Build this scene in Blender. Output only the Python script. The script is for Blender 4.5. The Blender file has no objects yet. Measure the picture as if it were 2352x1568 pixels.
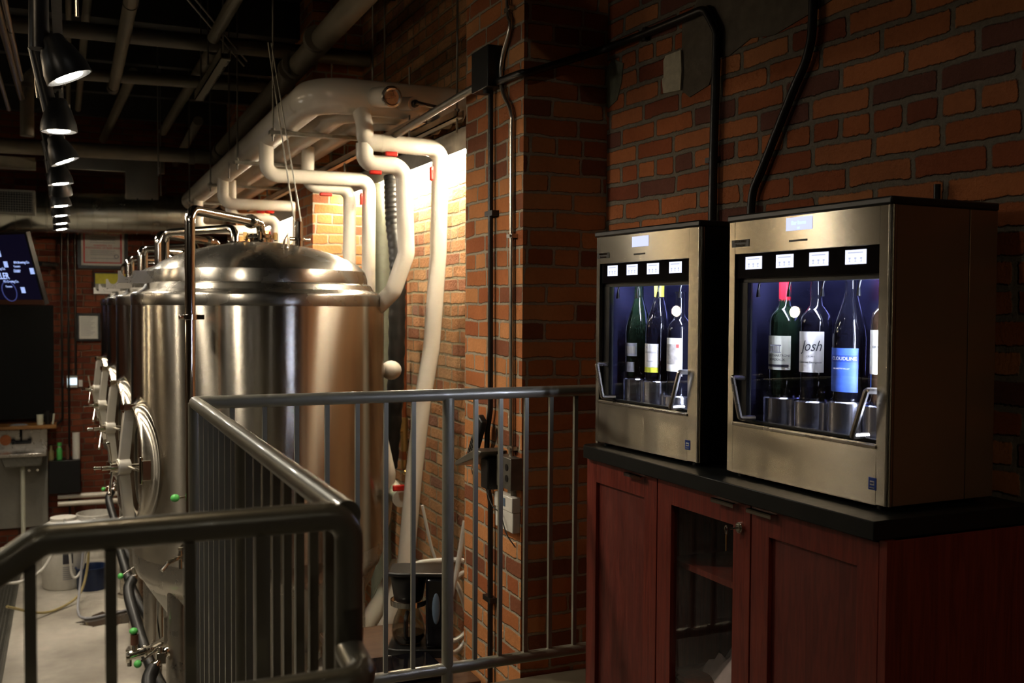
import bpy, bmesh, math, random
from mathutils import Vector, Matrix, Euler
random.seed(11)
SC = bpy.context.scene
C = SC.collection
PI = math.pi
V = Vector

# ------------------------------------------------------------------ object helpers
def setp(o, label=None, cat=None, group=None, kind=None):
    if label: o['label'] = label
    if cat: o['category'] = cat
    if group: o['group'] = group
    if kind: o['kind'] = kind
    return o

def thing(name, label, cat, loc=(0, 0, 0), rz=0.0, group=None):
    o = bpy.data.objects.new(name, None)
    o.empty_display_size = .1
    C.objects.link(o)
    o.location = loc
    o.rotation_euler = (0, 0, rz)
    return setp(o, label, cat, group)

class MB:
    """collects shapes into one mesh"""
    def __init__(s):
        s.v = []; s.f = []; s.m = None
    def at(s, mat):
        s.m = mat; return s
    def add(s, vs, fs):
        n = len(s.v)
        for p in vs:
            p = V(p)
            s.v.append(s.m @ p if s.m else p)
        for f in fs: s.f.append([i + n for i in f])
        return s
    def box(s, a, b):
        x0, y0, z0 = a; x1, y1, z1 = b
        vs = [(x0,y0,z0),(x1,y0,z0),(x1,y1,z0),(x0,y1,z0),(x0,y0,z1),(x1,y0,z1),(x1,y1,z1),(x0,y1,z1)]
        return s.add(vs, [(0,3,2,1),(4,5,6,7),(0,1,5,4),(1,2,6,5),(2,3,7,6),(3,0,4,7)])
    def cbox(s, c, d, rot=None):
        vs = []
        for sx, sy, sz in [(-1,-1,-1),(1,-1,-1),(1,1,-1),(-1,1,-1),(-1,-1,1),(1,-1,1),(1,1,1),(-1,1,1)]:
            p = V((sx*d[0]/2, sy*d[1]/2, sz*d[2]/2))
            if rot: p = rot @ p
            vs.append(p + V(c))
        return s.add(vs, [(0,3,2,1),(4,5,6,7),(0,1,5,4),(1,2,6,5),(2,3,7,6),(3,0,4,7)])
    def prism(s, poly, d0, d1, axis='z'):
        """extrude a 2D polygon along an axis"""
        def P(u, w, d):
            return {'z': (u, w, d), 'y': (u, d, w), 'x': (d, u, w)}[axis]
        n = len(poly)
        vs = [P(u, w, d0) for u, w in poly] + [P(u, w, d1) for u, w in poly]
        fs = [list(range(n))[::-1], list(range(n, 2*n))] + [(i, (i+1) % n, n+(i+1) % n, n+i) for i in range(n)]
        return s.add(vs, fs)
    def ring(s, path, r, seg=14, caps=True, radii=None):
        """sweep a circle along a path"""
        P = [V(p) for p in path]
        n = len(P)
        t0 = (P[1]-P[0]).normalized()
        up = V((0,0,1)) if abs(t0.z) < .9 else V((1,0,0))
        a = t0.cross(up).normalized()
        vs = []; prev = t0
        for i in range(n):
            t = (P[min(i+1,n-1)]-P[max(i-1,0)])
            t = t.normalized() if t.length > 1e-9 else prev
            q = prev.rotation_difference(t)
            a = q @ a; a = (a - t*a.dot(t)).normalized()
            b = t.cross(a); prev = t
            rr = radii[i] if radii else r
            for k in range(seg):
                an = 2*PI*k/seg
                vs.append(P[i] + (a*math.cos(an)+b*math.sin(an))*rr)
        fs = []
        for i in range(n-1):
            for k in range(seg):
                k2 = (k+1) % seg
                fs.append((i*seg+k, i*seg+k2, (i+1)*seg+k2, (i+1)*seg+k))
        if caps:
            fs.append(list(range(seg))[::-1]); fs.append([(n-1)*seg+k for k in range(seg)])
        return s.add(vs, fs)
    def tube(s, pts, r, bend=0, seg=14, n=7, caps=True):
        return s.ring(fillet(pts, bend, n) if bend else pts, r, seg, caps)
    def cyl(s, p0, p1, r0, r1=None, seg=20):
        return s.ring([p0, p1], r0, seg, True, [r0, r0 if r1 is None else r1])
    def lathe(s, prof, c=(0,0,0), seg=48, rot=None):
        vs = []; fs = []
        n = len(prof)
        for k in range(seg):
            an = 2*PI*k/seg
            for r, z in prof:
                p = V((r*math.cos(an), r*math.sin(an), z))
                if rot: p = rot @ p
                vs.append(p + V(c))
        for k in range(seg):
            k2 = (k+1) % seg
            for i in range(n-1):
                fs.append((k*n+i, k2*n+i, k2*n+i+1, k*n+i+1))
        return s.add(vs, fs)
    def sphere(s, c, r, seg=16, sc=(1,1,1)):
        prof = [(max(1e-5, r*math.sin(PI*i/8)), -r*math.cos(PI*i/8)) for i in range(9)]
        vs = []; fs = []
        for k in range(seg):
            an = 2*PI*k/seg
            for rr, z in prof:
                vs.append(V((rr*math.cos(an)*sc[0], rr*math.sin(an)*sc[1], z*sc[2])) + V(c))
        for k in range(seg):
            k2 = (k+1) % seg
            for i in range(8):
                fs.append((k*9+i, k2*9+i, k2*9+i+1, k*9+i+1))
        return s.add(vs, fs)
    def torus(s, c, R, r, axis=(0,0,1), seg=24, a0=0, a1=2*PI):
        q = V((0,0,1)).rotation_difference(V(axis).normalized())
        full = abs(a1-a0-2*PI) < 1e-6
        pts = [V(c) + q @ V((R*math.cos(a0+(a1-a0)*i/seg), R*math.sin(a0+(a1-a0)*i/seg), 0)) for i in range(seg+1)]
        return s.ring(pts, r, 8, not full)
    def build(s, name, mat, parent=None, world=False, bevel=0, smooth=35, label=None, cat=None, group=None, kind=None):
        vs = s.v
        base = V((0,0,0))
        if parent is None:
            xs = [p.x for p in vs]; ys = [p.y for p in vs]; zs = [p.z for p in vs]
            base = V(((min(xs)+max(xs))/2, (min(ys)+max(ys))/2, min(zs)))
            vs = [p-base for p in vs]
        elif world:
            im = WM(parent).inverted()
            vs = [im @ p for p in vs]
        me = bpy.data.meshes.new(name)
        me.from_pydata([tuple(p) for p in vs], [], s.f)
        bm = bmesh.new(); bm.from_mesh(me)
        bmesh.ops.remove_doubles(bm, verts=bm.verts, dist=1e-6)
        bmesh.ops.recalc_face_normals(bm, faces=bm.faces)
        bm.to_mesh(me); bm.free()
        if smooth:
            for p in me.polygons: p.use_smooth = True
            me.set_sharp_from_angle(angle=math.radians(smooth))
        me.materials.append(mat)
        o = bpy.data.objects.new(name, me)
        C.objects.link(o)
        if parent is None: o.location = base
        else: o.parent = parent
        if bevel:
            b = o.modifiers.new('b', 'BEVEL'); b.width = bevel; b.segments = 2; b.limit_method = 'ANGLE'; b.angle_limit = math.radians(40)
            b.use_clamp_overlap = True
        return setp(o, label, cat, group, kind)

def WM(o):
    m = Matrix.LocRotScale(o.location, o.rotation_euler, o.scale)
    return WM(o.parent) @ m if o.parent else m

def fillet(pts, rad, n=7):
    P = [V(p) for p in pts]; out = [P[0]]
    for i in range(1, len(P)-1):
        a = P[i-1]-P[i]; b = P[i+1]-P[i]
        la, lb = a.length, b.length
        a.normalize(); b.normalize()
        ang = a.angle(b)
        if ang > PI-.05: out.append(P[i]); continue
        d = min(rad/math.tan(ang/2), la*.48, lb*.48)
        p0 = P[i]+a*d; p1 = P[i]+b*d
        rr = d*math.tan(ang/2)
        cen = P[i]+(a+b).normalized()*(rr/math.sin(ang/2))
        u = (p0-cen); w = (p1-cen)
        tot = u.angle(w)
        for k in range(n+1):
            t = k/n
            if tot < 1e-4: out.append(p0); break
            out.append(cen + (u*math.sin((1-t)*tot)+w*math.sin(t*tot))/math.sin(tot))
    out.append(P[-1])
    res = [out[0]]
    for p in out[1:]:
        if (p-res[-1]).length > 1e-5: res.append(p)
    return res

def curve(pts, n=8):
    """catmull-rom smooth path"""
    P = [V(p) for p in pts]; P = [P[0]*2-P[1]] + P + [P[-1]*2-P[-2]]
    out = []
    for i in range(1, len(P)-2):
        for k in range(n):
            t = k/n
            out.append(.5*((2*P[i]) + (P[i+1]-P[i-1])*t + (2*P[i-1]-5*P[i]+4*P[i+1]-P[i+2])*t*t + (3*P[i]-P[i-1]-3*P[i+1]+P[i+2])*t**3))
    out.append(P[-2])
    return out

def copy_tree(o, parent=None):
    c = o.copy(); C.objects.link(c); c.parent = parent
    for ch in [x for x in C.objects if x.parent == o]:
        copy_tree(ch, c)
    return c

def text(name, s, size, mat, parent, loc, rot=(PI/2, 0, 0), ext=.0004, shear=0, ax='CENTER', sx=1.0):
    cu = bpy.data.curves.new(name, 'FONT')
    cu.body = s; cu.size = size; cu.extrude = ext; cu.shear = shear; cu.align_x = ax; cu.align_y = 'CENTER'
    cu.resolution_u = 3
    t = bpy.data.objects.new(name, cu); C.objects.link(t)
    bpy.context.view_layer.update()
    dg = bpy.context.evaluated_depsgraph_get()
    me = bpy.data.meshes.new_from_object(t.evaluated_get(dg))
    bpy.data.objects.remove(t); bpy.data.curves.remove(cu)
    me.materials.clear(); me.materials.append(mat)
    o = bpy.data.objects.new(name, me); C.objects.link(o)
    o.parent = parent; o.location = loc; o.rotation_euler = rot; o.scale = (sx, 1, 1)
    return o

# ------------------------------------------------------------------ materials
def newmat(name):
    m = bpy.data.materials.new(name); m.use_nodes = True
    nt = m.node_tree
    return m, nt, nt.nodes['Principled BSDF']

def N(nt, t, **k):
    n = nt.nodes.new(t)
    for a, b in k.items(): setattr(n, a, b)
    return n

def mat(name, col, rough=.5, metal=0, var=.12, scale=30, bump=0, spec=.5, coat=0, emit=None, es=0, trans=0, ior=1.45, alpha=1, aniso=None, stretch=None, rvar=.08):
    m, nt, p = newmat(name)
    L = nt.links.new
    c = (*col, 1) if len(col) == 3 else col
    tc = N(nt, 'ShaderNodeTexCoord'); no = N(nt, 'ShaderNodeTexNoise')
    no.inputs['Scale'].default_value = scale; no.inputs['Detail'].default_value = 4
    if stretch:
        mp = N(nt, 'ShaderNodeMapping'); mp.inputs['Scale'].default_value = stretch
        L(tc.outputs['Object'], mp.inputs['Vector']); L(mp.outputs[0], no.inputs['Vector'])
    else: L(tc.outputs['Object'], no.inputs['Vector'])
    mr = N(nt, 'ShaderNodeMapRange'); mr.inputs['To Min'].default_value = max(0, 1-var*1.8); mr.inputs['To Max'].default_value = 1+var*1.8
    L(no.outputs['Fac'], mr.inputs['Value'])
    mx = N(nt, 'ShaderNodeVectorMath', operation='SCALE'); mx.inputs[0].default_value = c[:3]
    L(mr.outputs[0], mx.inputs['Scale']); L(mx.outputs[0], p.inputs['Base Color'])
    r2 = N(nt, 'ShaderNodeMapRange'); r2.inputs['To Min'].default_value = max(0, rough-rvar*rough*2); r2.inputs['To Max'].default_value = min(1, rough+rvar*rough*2)
    L(no.outputs['Fac'], r2.inputs['Value']); L(r2.outputs[0], p.inputs['Roughness'])
    p.inputs['Metallic'].default_value = metal
    p.inputs['Specular IOR Level'].default_value = spec
    p.inputs['Coat Weight'].default_value = coat
    p.inputs['IOR'].default_value = ior
    p.inputs['Transmission Weight'].default_value = trans
    p.inputs['Alpha'].default_value = alpha
    if emit:
        p.inputs['Emission Color'].default_value = (*emit, 1); p.inputs['Emission Strength'].default_value = es
    if bump:
        b = N(nt, 'ShaderNodeBump'); b.inputs['Strength'].default_value = 1; b.inputs['Distance'].default_value = bump
        L(no.outputs['Fac'], b.inputs['Height']); L(b.outputs[0], p.inputs['Normal'])
    if aniso:
        amt, kind = aniso
        p.inputs['Anisotropic'].default_value = amt
        if kind == 'round':
            kind = (0, 0, 1)
        if kind:
            cx = N(nt, 'ShaderNodeCombineXYZ')
            for i in range(3): cx.inputs[i].default_value = kind[i]
            L(cx.outputs[0], p.inputs['Tangent'])
    return m

def brick_mat(name, cols, mortar, mw=.011, h=.067, Lb=.215, bump=.006, stain=.35, seed=0.0, header=6):
    m, nt, p = newmat(name); L = nt.links.new
    def M(op, a, b=None, c=None):
        n = N(nt, 'ShaderNodeMath', operation=op)
        for i, x in enumerate((a, b, c)):
            if x is None: continue
            if isinstance(x, (int, float)): n.inputs[i].default_value = x
            else: L(x, n.inputs[i])
        return n.outputs[0]
    g = N(nt, 'ShaderNodeNewGeometry')
    sp = N(nt, 'ShaderNodeSeparateXYZ'); L(g.outputs['Position'], sp.inputs[0])
    sn = N(nt, 'ShaderNodeSeparateXYZ'); L(g.outputs['True Normal'], sn.inputs[0])
    isx = M('GREATER_THAN', M('ABSOLUTE', sn.outputs['X']), .6)
    u = M('ADD', M('MULTIPLY', sp.outputs['Y'], isx), M('MULTIPLY', sp.outputs['X'], M('SUBTRACT', 1, isx)))
    v = M('ADD', sp.outputs['Z'], 10.0+seed)
    u = M('ADD', u, 20.0+seed)
    n1 = N(nt, 'ShaderNodeTexNoise'); n1.inputs['Scale'].default_value = 6; n1.inputs['Detail'].default_value = 2
    L(g.outputs['Position'], n1.inputs['Vector'])
    n2 = N(nt, 'ShaderNodeTexNoise'); n2.inputs['Scale'].default_value = 70; n2.inputs['Detail'].default_value = 3; n2.inputs['Roughness'].default_value = .65
    L(g.outputs['Position'], n2.inputs['Vector'])
    v = M('ADD', v, M('MULTIPLY', M('SUBTRACT', n1.outputs['Fac'], .5), .018))
    vr = M('DIVIDE', v, h); row = M('FLOOR', vr); fv = M('FRACT', vr)
    hd = M('COMPARE', M('MODULO', row, header), 2.0, .1)
    Lr = M('MULTIPLY', M('SUBTRACT', 1, M('MULTIPLY', hd, .5)), Lb)
    wr = N(nt, 'ShaderNodeTexWhiteNoise', noise_dimensions='1D'); L(row, wr.inputs['W'])
    uo = M('ADD', M('ADD', M('DIVIDE', u, Lr), M('MULTIPLY', M('MODULO', row, 2.0), .5)), M('MULTIPLY', wr.outputs['Value'], .22))
    uo = M('ADD', uo, M('MULTIPLY', M('SUBTRACT', n1.outputs['Fac'], .5), .12))
    col = M('FLOOR', uo); fu = M('FRACT', uo)
    du = M('MULTIPLY', M('MINIMUM', fu, M('SUBTRACT', 1, fu)), Lr)
    dv = M('MULTIPLY', M('MINIMUM', fv, M('SUBTRACT', 1, fv)), h)
    # smooth minimum rounds the brick corners
    d = M('SMOOTH_MIN', du, dv, .013)
    d = M('ADD', d, M('MULTIPLY', M('SUBTRACT', n2.outputs['Fac'], .5), .010))
    d = M('ADD', d, M('MULTIPLY', M('SUBTRACT', n1.outputs['Fac'], .5), .006))
    mr = N(nt, 'ShaderNodeMapRange', interpolation_type='SMOOTHSTEP'); L(d, mr.inputs['Value'])
    mr.inputs['From Min'].default_value = mw/2-.0015; mr.inputs['From Max'].default_value = mw/2+.003
    edge = mr.outputs[0]
    cv = N(nt, 'ShaderNodeCombineXYZ'); L(col, cv.inputs[0]); L(row, cv.inputs[1])
    wn = N(nt, 'ShaderNodeTexWhiteNoise', noise_dimensions='2D'); L(cv.outputs[0], wn.inputs['Vector'])
    cr = N(nt, 'ShaderNodeValToRGB'); L(wn.outputs['Value'], cr.inputs[0])
    e = cr.color_ramp; e.interpolation = 'CONSTANT'
    while len(e.elements) < len(cols): e.elements.new(.5)
    for i, c in enumerate(cols):
        e.elements[i].position = i/len(cols); e.elements[i].color = (*c, 1)
    sm = M('ADD', 1-stain, M('MULTIPLY', M('ADD', M('MULTIPLY', n2.outputs['Fac'], .8), M('MULTIPLY', n1.outputs['Fac'], 1.2)), stain))
    vm = N(nt, 'ShaderNodeVectorMath', operation='SCALE'); L(cr.outputs['Color'], vm.inputs[0]); L(sm, vm.inputs['Scale'])
    mm = N(nt, 'ShaderNodeVectorMath', operation='SCALE'); mm.inputs[0].default_value = mortar; L(M('ADD', .55, n2.outputs['Fac']), mm.inputs['Scale'])
    mx = N(nt, 'ShaderNodeMix', data_type='RGBA'); L(edge, mx.inputs['Factor']); L(mm.outputs[0], mx.inputs[6]); L(vm.outputs[0], mx.inputs[7])
    L(mx.outputs[2], p.inputs['Base Color'])
    p.inputs['Roughness'].default_value = .88; p.inputs['Specular IOR Level'].default_value = .25
    ht = M('ADD', edge, M('MULTIPLY', n2.outputs['Fac'], .5))
    ht = M('ADD', ht, M('MULTIPLY', wn.outputs['Value'], .35))
    b = N(nt, 'ShaderNodeBump'); b.inputs['Distance'].default_value = bump; L(ht, b.inputs['Height']); L(b.outputs[0], p.inputs['Normal'])
    return m

def wood_mat(name, c1, c2, rough=.35, sc=(30, 30, 2.0), coat=.1):
    m, nt, p = newmat(name); L = nt.links.new
    tc = N(nt, 'ShaderNodeTexCoord'); mp = N(nt, 'ShaderNodeMapping'); mp.inputs['Scale'].default_value = sc
    L(tc.outputs['Object'], mp.inputs['Vector'])
    no = N(nt, 'ShaderNodeTexNoise'); no.inputs['Scale'].default_value = 3; no.inputs['Detail'].default_value = 8; no.inputs['Distortion'].default_value = 1.2
    L(mp.outputs[0], no.inputs['Vector'])
    cr = N(nt, 'ShaderNodeValToRGB'); L(no.outputs['Fac'], cr.inputs[0])
    cr.color_ramp.elements[0].position = .35; cr.color_ramp.elements[0].color = (*c1, 1)
    cr.color_ramp.elements[1].position = .65; cr.color_ramp.elements[1].color = (*c2, 1)
    L(cr.outputs[0], p.inputs['Base Color']); p.inputs['Roughness'].default_value = rough; p.inputs['Coat Weight'].default_value = coat
    p.inputs['Coat Roughness'].default_value = .3
    b = N(nt, 'ShaderNodeBump'); b.inputs['Distance'].default_value = .0006; L(no.outputs['Fac'], b.inputs['Height']); L(b.outputs[0], p.inputs['Normal'])
    return m

def floor_mat():
    m, nt, p = newmat('stained_concrete'); L = nt.links.new
    g = N(nt, 'ShaderNodeNewGeometry')
    a = N(nt, 'ShaderNodeTexNoise'); a.inputs['Scale'].default_value = 1.6; a.inputs['Detail'].default_value = 8; L(g.outputs['Position'], a.inputs['Vector'])
    b = N(nt, 'ShaderNodeTexNoise'); b.inputs['Scale'].default_value = 14; b.inputs['Detail'].default_value = 6; L(g.outputs['Position'], b.inputs['Vector'])
    cr = N(nt, 'ShaderNodeValToRGB'); L(a.outputs['Fac'], cr.inputs[0])
    e = cr.color_ramp; e.elements[0].position = .25; e.elements[0].color = (.17, .15, .12, 1); e.elements[1].position = .6; e.elements[1].color = (.42, .39, .33, 1)
    mr = N(nt, 'ShaderNodeMapRange'); L(b.outputs['Fac'], mr.inputs['Value']); mr.inputs['To Min'].default_value = .75; mr.inputs['To Max'].default_value = 1.15
    s = N(nt, 'ShaderNodeVectorMath', operation='SCALE'); L(cr.outputs[0], s.inputs[0]); L(mr.outputs[0], s.inputs['Scale'])
    L(s.outputs[0], p.inputs['Base Color'])
    r = N(nt, 'ShaderNodeMapRange'); L(a.outputs['Fac'], r.inputs['Value']); r.inputs['To Min'].default_value = .3; r.inputs['To Max'].default_value = .7
    L(r.outputs[0], p.inputs['Roughness'])
    bu = N(nt, 'ShaderNodeBump'); bu.inputs['Distance'].default_value = .002; L(b.outputs['Fac'], bu.inputs['Height']); L(bu.outputs[0], p.inputs['Normal'])
    return m

def emis(name, col, s):
    m = bpy.data.materials.new(name); m.use_nodes = True; nt = m.node_tree
    nt.nodes.remove(nt.nodes['Principled BSDF'])
    e = N(nt, 'ShaderNodeEmission'); e.inputs[0].default_value = (*col, 1); e.inputs[1].default_value = s
    no = N(nt, 'ShaderNodeTexNoise'); no.inputs['Scale'].default_value = 40
    mr = N(nt, 'ShaderNodeMapRange'); mr.inputs['To Min'].default_value = s*.93; mr.inputs['To Max'].default_value = s*1.07
    nt.links.new(no.outputs['Fac'], mr.inputs['Value']); nt.links.new(mr.outputs[0], e.inputs[1])
    nt.links.new(e.outputs[0], nt.nodes['Material Output'].inputs[0])
    return m

BR = [(.36,.105,.035),(.46,.15,.05),(.30,.08,.03),(.22,.06,.028),(.40,.12,.04),(.50,.19,.07),(.16,.06,.04),(.33,.09,.032),(.42,.14,.05)]
BR2 = [(.56,.27,.12),(.60,.32,.15),(.48,.21,.09),(.40,.16,.08),(.58,.28,.12),(.64,.36,.18),(.34,.16,.10),(.52,.24,.10)]
K = {}
K['brick_r'] = brick_mat('brick_orange_dark', BR, (.19,.16,.12), mw=.014, bump=.007, stain=.4)
K['brick_p'] = brick_mat('brick_orange_pier', [(.40,.135,.045),(.50,.2,.07),(.33,.10,.035),(.22,.075,.035),(.45,.16,.05),(.54,.23,.085)], (.34,.28,.20), mw=.009, bump=.005, seed=.3)
K['brick_b'] = brick_mat('brick_rough_recess', BR2, (.40,.32,.2), mw=.011, bump=.022, seed=.5, stain=.55)
K['brick_f'] = brick_mat('brick_red_far', [(.14,.035,.016),(.18,.045,.02),(.11,.026,.013),(.2,.055,.024)], (.11,.075,.05), mw=.009, bump=.004, seed=.8)
K['concrete'] = floor_mat()
K['plat'] = mat('beige_tile_floor', (.15,.125,.085), .45, var=.15, scale=9)
K['ceil'] = mat('black_painted_ceiling', (.012,.011,.009), .8, scale=8)
K['wall_dark'] = wood_mat('dark_brown_panelling', (.05,.028,.014), (.09,.05,.025), .5, (1, 1, 8))
K['mahog'] = wood_mat('mahogany_stain', (.15,.018,.012), (.24,.036,.02), .38, (24, 24, 1.6))
K['mahog_dk'] = wood_mat('mahogany_stain_inner', (.12,.017,.012), (.19,.03,.018), .5, (20, 20, 2))
K['counter'] = mat('black_matte_laminate', (.008,.009,.008), .42, scale=60, spec=.4)
K['black'] = mat('black_plastic', (.01,.01,.01), .35)
K['blackgloss'] = mat('black_gloss_panel', (.005,.005,.007), .08, var=.3, spec=.6)
K['rubber'] = mat('black_rubber', (.007,.007,.007), .42)
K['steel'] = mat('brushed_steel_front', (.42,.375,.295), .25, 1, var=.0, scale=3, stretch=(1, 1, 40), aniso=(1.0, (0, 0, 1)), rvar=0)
K['steel_side'] = mat('steel_brown_reflection', (.30,.19,.11), .35, .6, var=.1, scale=3)  # brown reflection of the room put into the steel side's colour
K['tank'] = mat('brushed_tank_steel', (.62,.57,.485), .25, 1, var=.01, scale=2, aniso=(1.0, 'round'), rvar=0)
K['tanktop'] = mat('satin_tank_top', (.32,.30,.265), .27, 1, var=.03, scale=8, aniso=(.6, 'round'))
K['cone'] = mat('matte_cone_steel', (.62,.60,.54), .5, .85, var=.06, scale=8)
K['pol'] = mat('polished_steel', (.74,.70,.62), .1, 1, var=.04, scale=12)
K['cast'] = mat('cast_bright_steel', (.74,.71,.64), .42, .85, var=.06, scale=18)
K['sat'] = mat('satin_steel', (.62,.58,.52), .28, 1, var=.05, scale=18)
K['rail'] = mat('grey_green_metal_paint', (.30,.285,.225), .34, .45, var=.05, scale=22, coat=.25)
K['jacket'] = mat('white_pvc_jacket', (.84,.77,.65), .22, 0, var=.05, scale=5, spec=.5)
K['red'] = mat('red_valve_handle', (.55,.02,.012), .35)
K['green'] = mat('green_plastic_knob', (.10,.5,.11), .35, emit=None)
K['black_pipe'] = mat('black_conduit_paint', (.014,.012,.010), .38, .2)
K['emt'] = mat('zinc_conduit', (.5,.46,.40), .3, 1, var=.1)
K['strut'] = mat('galvanised_strut', (.24,.23,.2), .42, .9, var=.2)
K['brownpipe'] = mat('taupe_painted_pipe', (.15,.13,.092), .55, var=.2, scale=7)
K['darkpipe'] = mat('dark_painted_pipe', (.10,.085,.06), .55, var=.2, scale=7)
K['galv'] = mat('galvanised_duct', (.56,.55,.48), .26, 1, var=.05, scale=5)
K['greyduct'] = mat('grey_green_duct', (.16,.17,.13), .4, .4)
K['copper'] = mat('copper_pipe', (.62,.22,.1), .3, 1)
K['brass'] = mat('brass_fitting', (.7,.47,.18), .3, 1)
K['white'] = mat('white_plastic', (.72,.69,.62), .4)
K['offwhite'] = mat('translucent_white_tubing', (.62,.60,.55), .3)
K['yellowtube'] = mat('yellowed_tubing', (.36,.29,.13), .3)
K['paper'] = mat('white_paper', (.70,.67,.60), .7, var=.04)
K['cream'] = mat('cream_label', (.70,.70,.55), .6, var=.04)
K['yellow'] = mat('yellow_paper', (.62,.55,.05), .6)
K['yelabel'] = mat('yellow_green_label', (.62,.66,.05), .5)
K['redink'] = mat('red_print', (.6,.05,.04), .6)
K['ink'] = mat('dark_print', (.03,.03,.04), .6)
K['inkgrey'] = mat('grey_print', (.25,.25,.27), .6)
K['bluelab'] = mat('blue_landscape_label', (.05,.12,.48), .5, var=.3, scale=16, stretch=(1,1,3))
K['bluedk'] = mat('blue_hill_print', (.02,.06,.33), .5)
K['chalk'] = mat('chalkboard_black', (.006,.006,.0055), .7, spec=.15)
K['board'] = wood_mat('orange_shelf_wood', (.25,.11,.03), (.38,.18,.05), .45, (2, 20, 20))
K['frp'] = mat('grey_wall_panel', (.34,.32,.27), .5, var=.05)
K['navy'] = mat('navy_plastic', (.006,.016,.055), .35)
K['cloth'] = mat('pinkish_crumpled_cloth', (.62,.5,.47), .9, var=.25, scale=24)
K['kraft'] = mat('brown_kraft_board', (.35,.24,.12), .8)
K['oakshelf'] = wood_mat('brown_bench_top', (.07,.035,.02), (.11,.06,.035), .5, (2, 20, 20))
K['kegblk'] = mat('dark_keg_rubber', (.03,.022,.016), .45)
K['rust'] = mat('brown_drum', (.12,.05,.03), .5)
K['plaster'] = mat('old_mortar_patch', (.13,.105,.075), .9, var=.3, scale=25, bump=.004)
K['plastergreen'] = mat('grey_green_patch', (.15,.15,.10), .9, var=.3, scale=25, bump=.004)
K['block'] = mat('cream_patch_block', (.52,.47,.34), .9, var=.2, scale=40, bump=.002)
K['bottle'] = mat('dark_wine_glass', (.003,.003,.006), .05, 0, var=.2, spec=.5)
K['bottleg'] = mat('green_wine_glass', (.004,.009,.005), .05, 0, var=.2, spec=.5)
K['bottleb'] = mat('brown_wine_glass', (.02,.011,.006), .05, 0, var=.2, spec=.5)
K['foilred'] = mat('red_foil', (.55,.02,.04), .3, .3)
K['cup'] = mat('steel_lift_cup', (.62,.62,.66), .24, 1, var=.05, scale=4, aniso=(.7, 'round'))
K['cavity'] = mat('dark_blue_cavity', (.012,.012,.03), .2, .3)
K['cavityback'] = mat('steel_cavity_back', (.05,.05,.13), .16, .9, var=.5, scale=9)
def thin_glass(name, tint, k=1.0):
    m = bpy.data.materials.new(name); m.use_nodes = True; nt = m.node_tree; L = nt.links.new
    nt.nodes.remove(nt.nodes['Principled BSDF'])
    t = N(nt, 'ShaderNodeBsdfTransparent'); t.inputs[0].default_value = (*tint, 1)
    g = N(nt, 'ShaderNodeBsdfGlossy'); g.inputs['Roughness'].default_value = .01
    w0 = N(nt, 'ShaderNodeLayerWeight'); w0.inputs['Blend'].default_value = .5
    pw = N(nt, 'ShaderNodeMath', operation='POWER'); L(w0.outputs['Facing'], pw.inputs[0]); pw.inputs[1].default_value = 5
    lw = N(nt, 'ShaderNodeMath', operation='MULTIPLY_ADD'); L(pw.outputs[0], lw.inputs[0]); lw.inputs[1].default_value = .9; lw.inputs[2].default_value = .035
    no = N(nt, 'ShaderNodeTexNoise'); no.inputs['Scale'].default_value = 30
    mr = N(nt, 'ShaderNodeMapRange'); mr.inputs['To Min'].default_value = k*.9; mr.inputs['To Max'].default_value = k*1.1; L(no.outputs['Fac'], mr.inputs['Value'])
    mu = N(nt, 'ShaderNodeMath', operation='MULTIPLY'); L(lw.outputs[0], mu.inputs[0]); L(mr.outputs[0], mu.inputs[1])
    mx = N(nt, 'ShaderNodeMixShader'); L(mu.outputs[0], mx.inputs[0]); L(t.outputs[0], mx.inputs[1]); L(g.outputs[0], mx.inputs[2])
    L(mx.outputs[0], nt.nodes['Material Output'].inputs[0])
    return m
K['glass'] = thin_glass('clear_glass', (.97,.97,.97))
K['potglass'] = thin_glass('carafe_glass', (.86,.86,.83), 1.3)
K['coffee'] = mat('coffee', (.05,.025,.01), .1)
K['bluegrey'] = mat('blue_grey_strip', (.12,.17,.24), .3)
K['led'] = emis('wall_wash_led', (1, .87, .63), 540)
K['lamp'] = emis('spot_lens', (1, .93, .80), 170)
K['disp_led'] = emis('cool_white_led', (.70, .77, 1), 185)
K['screen'] = emis('pale_blue_screen', (.62, .66, 1), 1.25)
K['screen2'] = emis('white_small_screen', (.80, .82, 1), 1.35)
K['scrtext'] = emis('screen_cyan_text', (.55, .95, 1), 1.6)
K['scrgrey'] = emis('screen_grey_icons', (.62, .66, .85), .95)
K['tvblack'] = mat('tv_screen', (.006,.006,.016), .12, emit=(.25, .25, 1), es=.008)
K['tvtext'] = emis('tv_blue_white_text', (.42, .55, 1), 1.6)
K['tvdim'] = emis('tv_dim_blue', (.10, .12, .42), .6)
K['stat'] = emis('thermostat_screen', (.65, .85, 1), 2.0)
K['bulb'] = emis('warm_bulb', (1, .80, .5), 120)
for k in ('bottle',): pass

# ------------------------------------------------------------------ camera
CX, CY, F = 1176., 784., 2320.
d1 = V((155-CX, 702-CY, F)).normalized()
d2 = V((6451.6-CX, 738.5-CY, F)); d2 -= d1*d2.dot(d1); d2.normalize()
up = d2.cross(d1)
if up.y > 0: up = -up
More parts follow.
